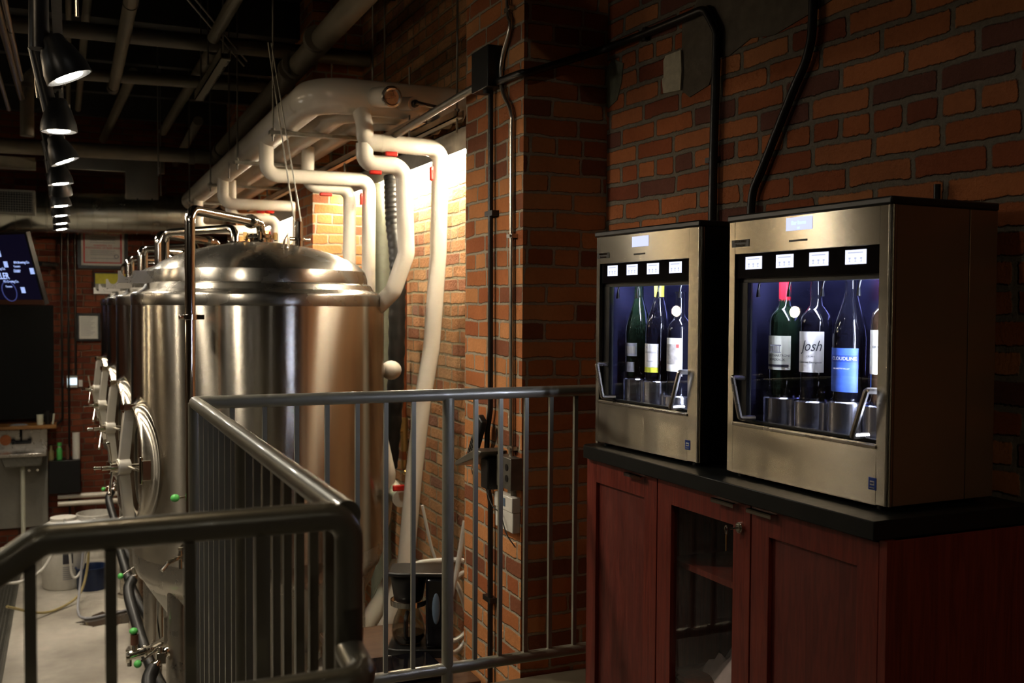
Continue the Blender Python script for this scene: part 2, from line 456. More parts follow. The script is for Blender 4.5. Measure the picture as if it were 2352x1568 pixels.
# rows of the world->image rotation
right = V((d2.x, d1.x, up.x)); down = V((d2.y, d1.y, up.y)); fwd = V((d2.z, d1.z, up.z))
EYE = V((0, 0, 1.34))
cam = bpy.data.objects.new('camera', bpy.data.cameras.new('camera')); C.objects.link(cam)
cam.matrix_world = Matrix((( right.x, -down.x, -fwd.x, EYE.x), (right.y, -down.y, -fwd.y, EYE.y), (right.z, -down.z, -fwd.z, EYE.z), (0, 0, 0, 1)))
cam.data.sensor_width = 36; cam.data.lens = F/2352*36
cam.data.clip_start = .02
cam.data.dof.use_dof = True; cam.data.dof.focus_distance = 2.9; cam.data.dof.aperture_fstop = 5.4
SC.camera = cam

# ------------------------------------------------------------------ the setting
FL = -1.2           # brewery floor
XW = lambda y, off=0: 1.835 + .05*(3.34-y) - off       # right wall (slightly skewed)
HC = 3.45
MB().box((-6.5, -4.2, FL-.12), (2.3, 12.0, FL)).build('floor', K['concrete'], kind='structure')
MB().prism([(-.1,-3.6), (1.99,-3.6), (1.99,1.28), (1.84,3.3), (1.36,3.3), (1.36,3.05), (.30,3.05), (.30,1.34), (-.1,1.34)], -.22, 0).build('floor.001', K['plat'], kind='structure')
MB().box((-6.5, -4.2, HC), (2.3, 12.0, HC+.1)).build('ceiling', K['ceil'], kind='structure')
MB().prism([(XW(-3.7), -3.7), (XW(-3.7)+.3, -3.7), (2.2, 3.4), (XW(3.4), 3.4)], FL, HC).build('wall_right', K['brick_r'], kind='structure', smooth=0)
MB().box((1.835, 3.4, FL), (2.2, 11.8, HC)).build('wall_right.001', K['brick_b'], kind='structure', smooth=0)
MB().box((-6.5, 11.8, FL), (2.3, 12.0, HC)).build('wall_far', K['brick_f'], kind='structure', smooth=0)
MB().box((-6.6, -4.2, FL), (-6.5, 12.0, HC)).build('wall_left', K['wall_dark'], kind='structure', smooth=0)
MB().box((-6.5, -4.2, FL), (2.3, -3.7, HC)).build('wall_near', K['wall_dark'], kind='structure', smooth=0)
for nm, y0, y1 in (('brick_pillar', 3.31, 3.88), ('brick_pillar', 6.70, 7.26), ('brick_pillar', 10.06, 10.62)):
    MB().box((1.497, y0, FL), (1.90, y1, HC)).build(nm, K['brick_p'], kind='structure', smooth=0)

# old repairs in the wall (thin relief standing on the brick)
def wallpoly(name, pts, mt, th, label, cat):
    # pts are (y, z) on the right wall
    vs = [(XW(y)-th, y, z) for y, z in pts] + [(XW(y)+.001, y, z) for y, z in pts]
    n = len(pts)
    mb = MB(); mb.add(vs, [list(range(n)), list(range(n, 2*n))] + [(i, (i+1) % n, n+(i+1) % n, n+i) for i in range(n)])
    return mb.build(name, mt, label=label, cat=cat, smooth=20)
wallpoly('mortar_patch', [(2.845,2.28),(2.76,2.33),(2.5,2.36),(2.12,2.34),(2.1,2.21),(2.17,2.175),(2.25,2.16),(2.4,2.135),(2.5,2.15),(2.60,2.12),(2.66,2.125),(2.70,2.05),(2.80,2.03),(2.845,2.06)], K['plaster'], .004, 'long rough grey mortar patch across the brick wall behind the conduits', 'wall patch')
wallpoly('mortar_patch', [(3.33,2.22),(3.27,2.255),(3.2,2.225),(3.21,2.16),(3.24,2.10),(3.30,2.08),(3.33,2.12)], K['plastergreen'], .003, 'small greenish grey patch on the brick wall beside the pillar corner', 'wall patch')
wallpoly('patch_block', [(2.936,2.067),(2.945,2.115),(2.935,2.12),(2.937,2.175),(2.925,2.19),(2.84,2.19),(2.835,2.12),(2.84,2.06)], K['block'], .012, 'small cream coloured pitted block set in the brick wall above the left wine dispenser', 'wall block')

# ------------------------------------------------------------------ railing
R_ = .0185
rl = thing('guard_railing', 'dark grey metal guard railing with round rails and thin square balusters around the platform edge', 'railing', (.325, 2.945, 0))
def rp(name, mb, parent=rl, bev=0, label=None): return mb.build(name, K['rail'], parent, world=True, bevel=bev, label=label)
rp('top_rail', MB().tube([(.325,2.945,1.07), (1.84,2.962,1.07)], R_, seg=20))
rp('top_rail', MB().tube([(.327,2.945,1.07), (.332,1.285,1.07)], R_, seg=20))
rp('top_rail', MB().tube([(.334,1.285,.9), (.334,1.285,1.07), (-.03,1.277,1.07), (-1.3,1.277,.18)], R_, .032, seg=20))
rp('bottom_rail', MB().tube([(.325,2.945,.208), (1.84,2.962,.208)], R_, seg=18))
rp('bottom_rail', MB().tube([(.325,2.945,.208), (.334,1.285,.208)], R_, seg=18))
rp('bottom_rail', MB().tube([(.334,1.285,.12), (-.03,1.277,.12), (-1.3,1.277,-.77)], R_, .03, seg=18))
rp('post', MB().cyl((1.084,2.953,0), (1.084,2.953,1.06), .0185))
rp('post', MB().cyl((.325,2.945,0), (.325,2.945,1.07), .0185))
rp('post', MB().cyl((.332,2.13,0), (.332,2.13,1.06), .0185))
rp('post', MB().cyl((.334,1.285,0), (.334,1.285,.95), .0185))
rp('handrail', MB().tube([(.334,1.283,.893), (.333,1.20,.880), (-1.6,1.19,.882)], .0195, .028, seg=20))
b = .0065
for x in (.427,.518,.611,.701,.793,.882,.97,1.177,1.263,1.353,1.442,1.533,1.62,1.71,1.79):
    y = 2.946+.011*(x-.33)
    rp('baluster', MB().box((x-b, y-b, .2), (x+b, y+b, 1.06)))
for i in range(1, 17):
    y = 1.285 + i*.0976
    if abs(y-2.13) < .04: continue
    rp('baluster', MB().box((.331-b, y-b, .2), (.331+b, y+b, 1.06)))
for x in (-.042, .0445, .134, .2193):
    rp('baluster', MB().box((x-b, 1.28-b, .12), (x+b, 1.28+b, 1.06)))
for i in range(1, 10):
    x = -.042-.0865*i; dz = (x+.03)*.70
    rp('baluster', MB().box((x-b, 1.28-b, .12+dz), (x+b, 1.28+b, 1.06+dz)))
for x in (.427,.611,.793,.97,1.177,1.353,1.533):    # weld beads
    pass

# ------------------------------------------------------------------ fermenters
def make_tank():
    t = thing('fermenter', '', 'tank', (.866, 5.02, FL))
    z0 = -FL            # local z of world 0
    R = .597
    def P(prof): return [(r, z+z0) for r, z in prof]
    mb = MB().lathe(P([(.02,.19),(R-.06,.13),(R-.012,.16),(R,.2),(R,1.375),(R-.004,1.394),(R-.016,1.403)]), seg=96)
    body = mb.build('shell', K['tank'], t, smooth=30)
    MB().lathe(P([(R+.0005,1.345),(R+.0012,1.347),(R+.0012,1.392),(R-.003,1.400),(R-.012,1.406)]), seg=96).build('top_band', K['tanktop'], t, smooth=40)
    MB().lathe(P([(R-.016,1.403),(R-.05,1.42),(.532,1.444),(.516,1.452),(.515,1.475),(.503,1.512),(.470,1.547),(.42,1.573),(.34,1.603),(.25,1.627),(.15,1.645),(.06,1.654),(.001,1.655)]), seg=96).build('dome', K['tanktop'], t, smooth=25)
    MB().lathe(P([(R-.001,.2),(R-.003,.13),(R-.02,.085),(R-.045,.06),(.54,.035),(.53,.03)]), seg=80).build('bottom_knuckle', K['sat'], t, smooth=40)
    MB().lathe(P([(.545,.05),(.53,.02),(.09,-.66),(.06,-.70),(.05,-.78),(.001,-.78)]), seg=72).build('cone', K['cone'], t, smooth=40)
    for a in (-2.55, -.7, .75, 2.4):
        x, y = .50*math.cos(a), .50*math.sin(a)
        mb = MB().cyl((x, y, .03), (x, y, z0+.10), .052, seg=28).cyl((x, y, 0), (x, y, .03), .075, seg=24)
        mb.build('leg', K['sat'], t)
    # oval manway on the aisle side, turned slightly towards the stairs
    mz = z0+.62; al = math.radians(16)
    n3 = V((-math.cos(al), -math.sin(al), 0)); s3 = V((math.sin(al), -math.cos(al), 0))
    def Pm(out, u=0, w=0): return n3*(R+out)+s3*u+V((0,0,mz+w))
    def oval(prof, rh, rv, name, mt, par, sm=60):
        vs = []; fs = []; S = 56
        for sc_, out, f in prof:
            for k in range(S):
                a_ = 2*PI*k/S; u = rh*sc_*math.cos(a_); w_ = rv*sc_*math.sin(a_)
                vs.append(Pm(out-(R-math.sqrt(R*R-u*u))*(1-f), u, w_))
        for i in range(len(prof)-1):
            for k in range(S): fs.append((i*S+k, i*S+(k+1) % S, (i+1)*S+(k+1) % S, (i+1)*S+k))
        return MB().add(vs, fs).build(name, mt, par, smooth=sm)
    oval([(1.0,.0005,0),(.96,.003,.05),(.91,.012,.4),(.875,.026,.85),(.862,.036,1),(.85,.040,1),(.81,.040,1),(.80,.034,1),(.79,.0,1)], .182, .315, 'manway_neck', K['tank'], t)
    door = oval([(.785,.012,1),(.76,.016,1),(.66,.006,1),(.4,-.012,1),(.2,-.018,1),(.01,-.02,1)], .182, .315, 'manway_door', K['pol'], t, 50)
    MB().ring([Pm(.020, .142*math.cos(2*PI*k/40), .246*math.sin(2*PI*k/40)) for k in range(41)], .006, 8, False).build('gasket_ring', K['rubber'], door)
    yk = MB(); hub = Pm(.072)
    for sgn in (1, -1):
        p1 = Pm(.045, 0, sgn*.255); dirn = p1-hub; c = (hub+p1)/2
        zx = dirn.normalized(); yx = s3; xx = yx.cross(zx).normalized()
        rot = Matrix((xx, yx, zx)).transposed()
        yk.cbox(c, (.046, .024, dirn.length), rot)
    yk.cyl(Pm(.045), Pm(.100), .036, seg=24)
    yoke = yk.build('yoke_bar', K['cast'], t, bevel=.002)
    for sgn in (1, -1):
        MB().cyl(Pm(.03, 0, sgn*.250), Pm(.07, 0, sgn*.250), .012).cbox(Pm(.045, 0, sgn*.266), (.06,.045,.028), Matrix((n3, s3, V((0,0,1)))).transposed()).build('yoke_lug', K['pol'], yoke, bevel=.002)
    MB().cyl(Pm(-.005), Pm(.165), .0105).cyl(Pm(.098), Pm(.135), .026, seg=20).build('spindle', K['pol'], t, bevel=.0015)
    for an in (25, 145, 265):
        a = math.radians(an); dd = (s3*math.sin(a)*.75+V((0,0,1))*math.cos(a)+n3*.25).normalized()
        p0 = Pm(.118); p1 = p0+dd*.125
        MB().cyl(p0, p1, .0055, .0075).sphere(p1, .009, 10).build('handle_spoke', K['pol'], t)
    MB().cbox(Pm(.03, .165, 0), (.04,.03,.09), Matrix((n3, s3, V((0,0,1)))).transposed()).cyl(Pm(.05,.165,-.06), Pm(.05,.165,.06), .009).cyl(Pm(.058,.0,.0), Pm(.05,.165,.0), .008).build('door_hinge', K['pol'], t, bevel=.003)
    # spray-ball pipes rising beside the tank and bending onto the dome
    za = z0+1.742
    pipe = MB().tube([(-.40,-.645,z0-.55), (-.40,-.645,za), (-.012,-.06,za), (-.0,-.03,z0+1.66)], .0215, .05, 16).build('spray_pipe', K['pol'], t)
    MB().cyl((-.4,-.645,z0+1.285), (-.4,-.645,z0+1.307), .030, seg=20).cyl((-.445,-.655,z0+1.296), (-.355,-.625,z0+1.296), .010).box((-.39,-.66,z0+1.286), (-.345,-.52,z0+1.306)).build('pipe_clamp', K['pol'], pipe, bevel=.001)
    MB().torus((-.07,-.148,za), .026, .008, (.55,.83,0)).cyl((-.083,-.17,za), (-.058,-.13,za), .031, seg=18).build('clamp', K['pol'], pipe)
    MB().tube([(-.385,.68,z0-.5), (-.385,.68,za-.01), (-.10,.16,za-.01), (-.10,.14,z0+1.62)], .0205, .055, 16).build('vent_pipe', K['pol'], t)
    # top fittings
    MB().cyl((0,0,z0+1.64), (0,0,z0+1.695), .052, seg=28).cyl((0,0,z0+1.672), (0,0,z0+1.686), .078, seg=28).build('top_ferrule', K['pol'], t, bevel=.002)
    for a in range(6):
        an = a*PI/3+.3
        MB().cyl((.082*math.cos(an), .082*math.sin(an), z0+1.665), (.082*math.cos(an), .082*math.sin(an), z0+1.70), .009, seg=8).build('wing_bolt', K['brass'] if a % 2 else K['pol'], t)
    MB().cyl((-.10,.14,z0+1.6), (-.10,.14,z0+1.665), .034, seg=20).cyl((-.14,.13,z0+1.655), (-.05,.15,z0+1.655), .012).build('vent_clamp', K['pol'], t, bevel=.001)
    MB().cyl((.16,-.13,z0+1.62), (.16,-.13,z0+1.752), .0195, seg=20).cyl((.16,-.13,z0+1.66), (.16,-.13,z0+1.672), .03).cyl((.11,-.145,z0+1.667), (.215,-.115,z0+1.667), .009).build('relief_valve', K['pol'], t, bevel=.001)
    MB().tube([(.03,-.30,z0+1.595), (.075,-.30,z0+1.605), (.075,-.30,z0+1.69), (.06,-.29,z0+1.66), (.045,-.3,z0+1.60)], .0055, .02, 8).build('lifting_lug', K['sat'], t)
    # ladder bracket with a notch, on the aisle side
    pl = [(-.655,.235+z0+1.22-.0), (-.47,.235+z0+1.22)]
    zb = z0+1.447
    prof = [(-.655,zb), (-.47,zb), (-.47,zb+.056), (-.588,zb+.056), (-.592,zb+.040), (-.602,zb+.028), (-.615,zb+.024), (-.628,zb+.028), (-.638,zb+.040), (-.642,zb+.054), (-.655,zb+.054)]
    MB().prism(prof, -.09, -.084, 'y').box((-.655,-.09,zb), (-.47,-.03,zb+.005)).build('ladder_bracket', K['sat'], t)
    # sampling valve and sight fittings on the aisle-facing front quarter
    def radial(an, r): return V((r*math.cos(an), r*math.sin(an), 0))
    an = math.radians(-128)
    o = radial(an, R); n_ = radial(an, 1)
    zf = z0+.275
    f = MB().cyl(o+V((0,0,zf))-n_*.02, o+V((0,0,zf))+n_*.03, .058, seg=26).cyl(o+V((0,0,zf))+n_*.03, o+V((0,0,zf))+n_*.09, .027, seg=20).cyl(o+V((0,0,zf))+n_*.05, o+V((0,0,zf))+n_*.062, .038, seg=20).build('sample_port', K['pol'], t, bevel=.002)
    tp = MB().tube([o+V((0,0,zf))+n_*.09, o+V((0,0,zf))+n_*.135, o+V((-.03,-.01,zf-.01))+n_*.15, o+V((-.05,-.02,zf-.035))+n_*.16], .009, .015, 10)
    tp.cyl(o+V((0,0,zf-.05))+n_*.11, o+V((0,0,zf+.03))+n_*.11, .008).cbox(o+V((0,0,zf+.035))+n_*.10, (.03,.014,.012)).build('sample_tap', K['pol'], f, bevel=.001)
    for zz, rr in ((.86,.02), (.75,.024), (.60,.028), (.545,.02)):
        an2 = math.radians(-121)
        o2 = radial(an2, R-.01); n2 = radial(an2, 1); c0 = o2+V((0,0,z0+zz))
        MB().cyl(c0, c0+n2*.055, rr*.6, seg=14).cyl(c0+n2*.03, c0+n2*.045, rr, seg=16).cyl(c0+n2*.045+V((-.03,0,0)), c0+n2*.045+V((.02,0,.01)), .006).build('gauge_port', K['pol'], t, bevel=.001)
    an2 = math.radians(-121); c0 = radial(an2, R+.03)+V((0,0,z0+.53))
    hd = MB().cyl(c0, c0+V((-.125,-.02,0)), .005).build('valve_lever', K['pol'], t)
    MB().sphere(c0+V((-.133,-.021,0)), .0175, 14, (1.1,1,.95)).build('lever_knob', K['green'], hd, label='light green knob')
    # outlet valve cluster on the cone
    def cluster(base, c, e, hose, k=1.0):
        dn = (c-base).normalized()
        v = MB().cyl(base, c+dn*.05, .015*k, seg=16).cyl(base+dn*.04, base+dn*.055, .027*k, seg=18).cyl(c-dn*.05, c-dn*.035, .027*k, seg=18).cyl(c+dn*.03, c+dn*.045, .027*k, seg=18).cbox(c-dn*.005+V((0,0,.006)), (.04,.04,.05)).cyl(c, c+V((0,0,.06)), .011)
        vv = v.build('outlet_valve', K['pol'], t, bevel=.002)
        hh = MB().cyl(c+V((0,0,.055)), e, .0052).build('valve_lever', K['pol'], vv)
        MB().sphere(e, .0175, 14).build('lever_knob', K['green'], hh, label='light green knob')
        MB().ring(curve(hose, 6), .031, 14).build('insulated_hose', K['rubber'], t, label='black foam wrapped hose')
    cluster(V((-.39,-.22,z0-.14)), V((-.50,-.31,z0-.235)), V((-.595,-.33,z0-.235)),
            [V((-.53,-.33,z0-.26)), V((-.555,-.40,z0-.31)), V((-.53,-.58,z0-.42)), V((-.47,-.86,z0-.60)), V((-.36,-1.05,z0-.80))])
    MB().ring(curve([V((-.30,-.25,z0-.30)), V((-.27,-.33,z0-.42)), V((-.2,-.38,z0-.6)), V((-.1,-.3,z0-.8)), V((.05,-.1,z0-.98))], 6), .034, 14).build('insulated_hose', K['rubber'], t, label='black foam wrapped hose')
    MB().box((-.48,-.27,z0-.215), (-.46,-.25,z0-.06)).build('valve_stem', K['sat'], t)
    return t

tank_labels = [(5.02, 'nearest and largest looking brushed steel fermenter directly behind the railing'),
               (6.60, 'second steel fermenter in the row, partly hidden behind the nearest one'),
               (8.12, 'third steel fermenter in the row, only a strip and its door showing'),
               (9.66, 'farthest steel fermenter at the brick end wall, leftmost strip of the row')]
t0 = make_tank()
for i, (y, lb) in enumerate(tank_labels):
    o = t0 if i == 0 else copy_tree(t0)
    o.location = (.866, y, FL)
    setp(o, lb, 'tank', 'row of steel fermenters')

# ------------------------------------------------------------------ insulated header and branches
def one(name, mb, mt, label, cat, group=None, bevel=0): return mb.build(name, mt, label=label, cat=cat, group=group, bevel=bevel)
HP = [('leftmost', 1.075, 4.74), ('middle', 1.245, 4.91), ('rightmost', 1.412, 5.08)]
for w, x, y in HP:
    one('header_pipe', MB().tube([(1.80, y, 2.341), (x, y, 2.341), (x, 10.0, 2.341)], .0845, .17, 28, 12), K['jacket'],
        'large white insulated header pipe under the ceiling, %s of the three beside the wall' % w, 'pipe', 'white insulated header pipes')
def branch(name, pts, r, label, red=(), joints=(), bend=.065):
    t = thing(name, label, 'pipe', pts[0], 0, 'white insulated branch pipes')
    MB().tube(pts, r, bend, 22, 9).build('pipe_run', K['jacket'], t, world=True)
    for j0, j1 in joints: MB().cyl(j0, j1, r*1.03, seg=22).build('joint_band', K['jacket'], t, world=True)
    for c, d in red:
        MB().cbox(c, d).build('valve_handle', K['red'], t, world=True, bevel=.006, label='red lever handle')
    return t
branch('branch_pipe', [(1.285,4.74,2.30), (1.285,4.69,2.24), (1.285,4.65,2.19), (1.285,4.65,2.118), (1.662,4.65,2.112), (1.655,4.66,1.60), (1.622,4.66,1.14), (1.575,4.65,.90), (1.53,4.65,.52), (1.49,4.65,.1), (1.415,4.65,-.16), (1.28,4.72,-.42)], .041,
       'white insulated pipe nearest the pillar, running down the wall behind the railing',
       red=[((1.40,4.605,2.062), (.062,.02,.022)), ((1.605,4.62,1.985), (.018,.02,.07))], joints=[((1.36,4.65,2.117), (1.375,4.65,2.117))])
branch('branch_pipe', [(1.285,4.655,2.11), (1.285,4.655,2.02), (1.478,4.66,2.015), (1.493,4.66,1.60), (1.44,4.70,1.42), (1.30,4.86,1.24), (1.2,4.98,1.16)], .041,
       'white insulated pipe that bends down to the left behind the nearest fermenter', red=[((1.325,4.61,1.972), (.06,.02,.02))])
branch('branch_pipe', [(1.051,5.9,2.28), (1.051,5.9,2.096), (1.655,5.9,2.10), (1.652,5.9,.2)], .041,
       'long white insulated pipe in front of the second pillar, left of the grey duct', red=[((1.60,5.87,1.985), (.016,.02,.075))])
branch('branch_pipe', [(1.30,5.95,2.28), (1.30,5.96,2.05), (1.553,5.96,2.05), (1.551,5.96,.2)], .038,
       'white insulated pipe in front of the second brick pillar, with two red levers above it',
       red=[((1.405,5.92,2.085), (.075,.02,.02)), ((1.40,5.92,2.005), (.075,.02,.02))])
branch('branch_pipe', [(1.051,7.67,2.28), (1.051,7.67,2.096), (1.60,7.67,2.10), (1.60,7.67,.2)], .041,
       'white insulated pipe dropping to the left of the second pillar', red=[((1.38,7.63,2.045), (.07,.02,.02))])
branch('branch_pipe', [(1.12,7.76,2.28), (1.12,7.76,2.00), (1.452,7.76,2.00), (1.452,7.76,.2)], .040,
       'white insulated pipe seen above the nearest fermenter dome', red=[((1.33,7.71,2.05), (.06,.02,.018)), ((1.40,7.73,1.87), (.014,.02,.08))])
branch('branch_pipe', [(1.051,9.2,2.28), (1.051,9.2,2.02), (1.6,9.2,2.02), (1.6,9.2,.2)], .041, 'farthest white insulated pipe seen through the bent steel tubes')
branch('branch_pipe', [(1.42,5.02,.52), (1.50,4.90,.42), (1.50,4.75,.40)], .045, 'short white insulated elbow with a red lever low behind the nearest fermenter', red=[((1.47,4.70,.463), (.06,.02,.03))])
branch('branch_pipe', [(1.43,5.0,.75), (1.46,4.9,.5), (1.42,4.86,.28), (1.33,4.86,.02), (1.2,4.9,-.2)], .055, 'thick white insulated pipe curving down beside the nearest fermenter')
branch('branch_pipe', [(1.52,4.85,.05), (1.40,4.75,-.1), (1.24,4.72,-.28), (1.05,4.72,-.42)], .047, 'lowest white insulated pipe slanting left beneath the nearest fermenter')
# stubs on the header
st = thing('header_valve_stub', 'white capped pipe stub pointing out of the header beside a black lever', 'pipe stub', (1.35, 4.55, 2.33))
MB().cyl((1.345,4.68,2.335), (1.36,4.47,2.30), .048, seg=28).build('stub', K['jacket'], st, world=True)
MB().torus((1.36,4.47,2.30), .040, .010, (.07,-.98,-.16), 28).cyl((1.3597,4.474,2.3006), (1.3605,4.463,2.299), .037, seg=26).build('stub_cap', K['sat'], st, world=True)
st = thing('header_valve_lever', 'black lever handle on a short white stub of the header pipe', 'valve', (1.47, 4.55, 2.31))
MB().cyl((1.475,4.68,2.315), (1.495,4.55,2.295), .033, seg=24).build('stub', K['jacket'], st, world=True)
MB().cyl((1.495,4.555,2.295), (1.497,4.53,2.293), .018).cbox((1.545,4.52,2.288), (.10,.02,.016), Euler((0,.13,0)).to_matrix()).build('lever', K['black'], st, world=True, bevel=.004)
# struts and hanging rods
for i, (y, w) in enumerate(((5.34, 'nearest'), (6.54, 'second'), (7.85, 'third'), (9.27, 'farthest'))):
    t = thing('strut_channel', 'grey steel strut channel crossing beneath the white header pipes, %s of the four' % w, 'bracket', (.97, y, 2.24), 0, 'hangers under the header')
    MB().box((.965, y-.02, 2.236), (1.62, y+.02, 2.256)).build('channel', K['strut'], t, world=True, bevel=.002)
    for x in (.985, 1.585):
        MB().cyl((x, y, 2.20), (x, y, HC), .005, seg=8).cyl((x, y, 2.225), (x, y, 2.235), .011, seg=6).cyl((x, y, 2.258), (x, y, 2.268), .011, seg=6).build('threaded_rod', K['strut'], t, world=True)
t = thing('strut_channel', 'long galvanised strut channel running along the right side of the header pipes', 'bracket', (1.45, 5, 2.22))
MB().box((1.50,4.50,2.20), (1.54,9.4,2.206)).box((1.50,4.50,2.20), (1.504,9.4,2.236)).box((1.536,4.50,2.20), (1.54,9.4,2.236)).build('channel', K['emt'], t, world=True)
for y in (4.7, 5.95, 7.2, 8.5):
    MB().cyl((1.52, y, 2.15), (1.52, y, 2.5), .005, seg=8).build('threaded_rod', K['strut'], t, world=True)
t = thing('strut_channel', 'short galvanised strut channel hanging on a rod close to the pillar', 'bracket', (1.66, 4.4, 2.22))
MB().box((1.64,4.38,2.215), (1.68,5.1,2.221)).box((1.64,4.38,2.215), (1.644,5.1,2.25)).box((1.676,4.38,2.215), (1.68,5.1,2.25)).build('channel', K['emt'], t, world=True)
MB().cyl((1.66,4.42,2.15), (1.66,4.42,HC), .0055, seg=8).cyl((1.66,4.42,2.25), (1.66,4.42,2.262), .012, seg=6).build('threaded_rod', K['strut'], t, world=True)
# suspension wires from the ceiling to the dome
for k, (a, b_) in enumerate((((.90,5.0,2.62), (1.015,4.93,1.73)), ((.915,5.0,2.62), (1.045,4.93,1.75)))):
    one('lifting_cable', MB().cyl(a, b_, .0035, seg=8), K['strut'], ('left' if k == 0 else 'right')+' one of two thin steel cables slanting from the dark pipe to the nearest dome', 'cable', 'cables to the dome')
# light trough on the wall
lt = thing('light_trough', 'white metal light trough along the brick wall with a glowing strip under it', 'light', (1.8, 4, 2.10))
MB().box((1.742, 3.9, 2.104), (1.748, 10.0, 2.212)).box((1.742, 3.9, 2.206), (1.83, 10.0, 2.212)).box((1.742, 3.9, 2.100), (1.762, 10.0, 2.106)).build('trough', K['white'], lt, world=True)
MB().box((1.764, 3.92, 2.092), (1.778, 10.0, 2.101)).build('led_strip', K['led'], lt, world=True)
# ducts and hoses on the recess wall
one('round_duct', MB().cyl((1.755,5.97,FL), (1.755,5.97,2.09), .062, seg=28), K['greyduct'], 'grey green round duct standing against the brick between white pipes', 'duct')
hose = curve([(1.70,5.58,2.09), (1.70,5.56,1.95), (1.70,5.53,1.8), (1.70,5.46,1.6), (1.70,5.47,1.36), (1.70,5.50,.9), (1.70,5.61,.42)], 16)
rad = [.047+.0028*math.sin(i*1.9) for i in range(len(hose))]
one('wrapped_hose', MB().ring(hose, .045, 18, True, rad), K['rubber'], 'shiny black wrapped hose hanging down the brick wall', 'hose')
cp = thing('copper_pipe', 'copper water pipe with brass valves on the brick wall', 'pipe', (1.80, 5.65, .36))
MB().tube([(1.80,5.65,1.55), (1.80,5.65,.40)], .014, seg=12).cyl((1.80,5.65,1.545), (1.78,5.60,1.56), .012).build('pipe_run', K['copper'], cp, world=True)
MB().cyl((1.80,5.65,.70), (1.80,5.65,.50), .021, seg=10).cyl((1.80,5.65,.62), (1.72,5.62,.62), .012).cyl((1.80,5.65,.45), (1.80,5.65,.40), .02).cyl((1.80,5.65,.38), (1.88,5.60,.34), .016).build('brass_valve', K['brass'], cp, world=True)
one('float_ball', MB().cyl((1.46,4.98,1.02), (1.50,4.98,1.02), .03).sphere((1.515,4.98,1.02), .05, 20, (1.1,1,1)), K['jacket'], 'round white insulated cap sticking out beside the nearest fermenter', 'pipe cap')

# ------------------------------------------------------------------ ceiling pipes
def cpipe(pts, r, mt, label, bands=(), bend=.1, name='ceiling_pipe'):
    t = thing(name, label, 'pipe', pts[0], 0)
    MB().tube(pts, r, bend, 20).build('pipe_run', K[mt], t, world=True)
    for a, b_ in bands: MB().cyl(a, b_, r*1.12, seg=20).build('coupling', K['darkpipe'], t, world=True)
cpipe([(1.12,1.5,2.65), (1.19,8.95,2.65)], .057, 'brownpipe', 'thick taupe sprinkler pipe running diagonally above the white header', [((1.13,5.50,2.65), (1.13,5.53,2.65)), ((1.13,5.62,2.65), (1.13,5.65,2.65)), ((1.125,4.93,2.65), (1.125,4.97,2.65)), ((1.185,8.7,2.65), (1.185,8.78,2.65))])
cpipe([(-2.2,6.62,2.97), (1.83,6.52,2.97)], .05, 'darkpipe', 'dark cross pipe under the ceiling, nearest of the cross pipes')
cpipe([(1.82,7.5,2.95), (-.242,7.72,2.95), (-.244,7.72,2.5)], .045, 'brownpipe', 'taupe pipe crossing the ceiling and elbowing down near the spotlights', [((-.244,7.72,2.86), (-.244,7.72,2.83))], .12)
cpipe([(-2.4,9.22,2.62), (1.2,9.0,2.62)], .062, 'brownpipe', 'thick taupe cross pipe far back under the ceiling', [((.95,9.02,2.62), (1.0,9.02,2.62))])
cpipe([(.30,1.5,2.9), (.315,7.85,2.9)], .037, 'brownpipe', 'taupe pipe coming toward the camera at the top, left of the middle', [((.31,5.6,2.9), (.31,5.61,2.9)), ((.31,7.75,2.9), (.31,7.85,2.9))])
cpipe([(.47,8.2,3.1), (.36,11.6,3.1)], .04, 'brownpipe', 'thin far taupe pipe slanting down toward the silver duct')
cpipe([(.806,1.5,2.92), (.80,6.2,2.92)], .036, 'brownpipe', 'short taupe pipe at the top between the two long ones')
cpipe([(.895,7.0,3.05), (.87,10.5,3.05)], .04, 'brownpipe', 'dim taupe pipe behind the perforated channel')
cpipe([(1.02,8.9,2.9), (1.09,11.6,2.9)], .04, 'brownpipe', 'dim far taupe pipe left of the header end')
cpipe([(.145,1.5,3.1), (.10,9.9,3.1)], .025, 'brownpipe', 'slim taupe pipe right of the spotlights')
cpipe([(.02,1.5,3.15), (.02,9.9,3.15)], .018, 'brownpipe', 'thinnest taupe pipe close behind the spotlights')
cpipe([(-.235,1.5,2.6), (-.225,6.3,2.6)], .012, 'emt', 'thin shiny conduit at the top left of the picture', [((-.23,5.2,2.6), (-.23,5.22,2.6))])
cpipe([(-.335,1.5,2.6), (-.335,7.3,2.6)], .012, 'emt', 'leftmost thin shiny conduit under the ceiling')
cpipe([(-.30,4.5,2.75), (-.27,8.2,2.75)], .02, 'emt', 'pair member of the leftmost ceiling conduits, higher and duller')
one('ceiling_beam', MB().box((-3.0, 9.55, 2.50), (-.24, 9.68, 2.60)), K['brownpipe'], 'tan painted beam end at the left edge under the ceiling', 'beam', bevel=.004)
for i in range(9):
    y = 1.0+i*1.22
    MB().box((-6.5, y, 3.2), (2.0, y+.09, HC)).build('ceiling_joist', K['ceil'], kind='structure')
pc = MB().box((.79,5.85,2.72), (.85,7.1,2.726)).box((.79,5.85,2.72), (.795,7.1,2.78)).box((.845,5.85,2.72), (.85,7.1,2.78))
pt = thing('perforated_channel', 'beige perforated strut channel hanging from the dark ceiling', 'channel', (.82, 6.4, 2.72))
pc.build('channel', K['brownpipe'], pt, world=True)
mb = MB()
for k in range(24): mb.box((.835, 5.9+k*.05, 2.7185), (.845, 5.92+k*.05, 2.7205))
mb.build('slots', K['black'], pt, world=True)
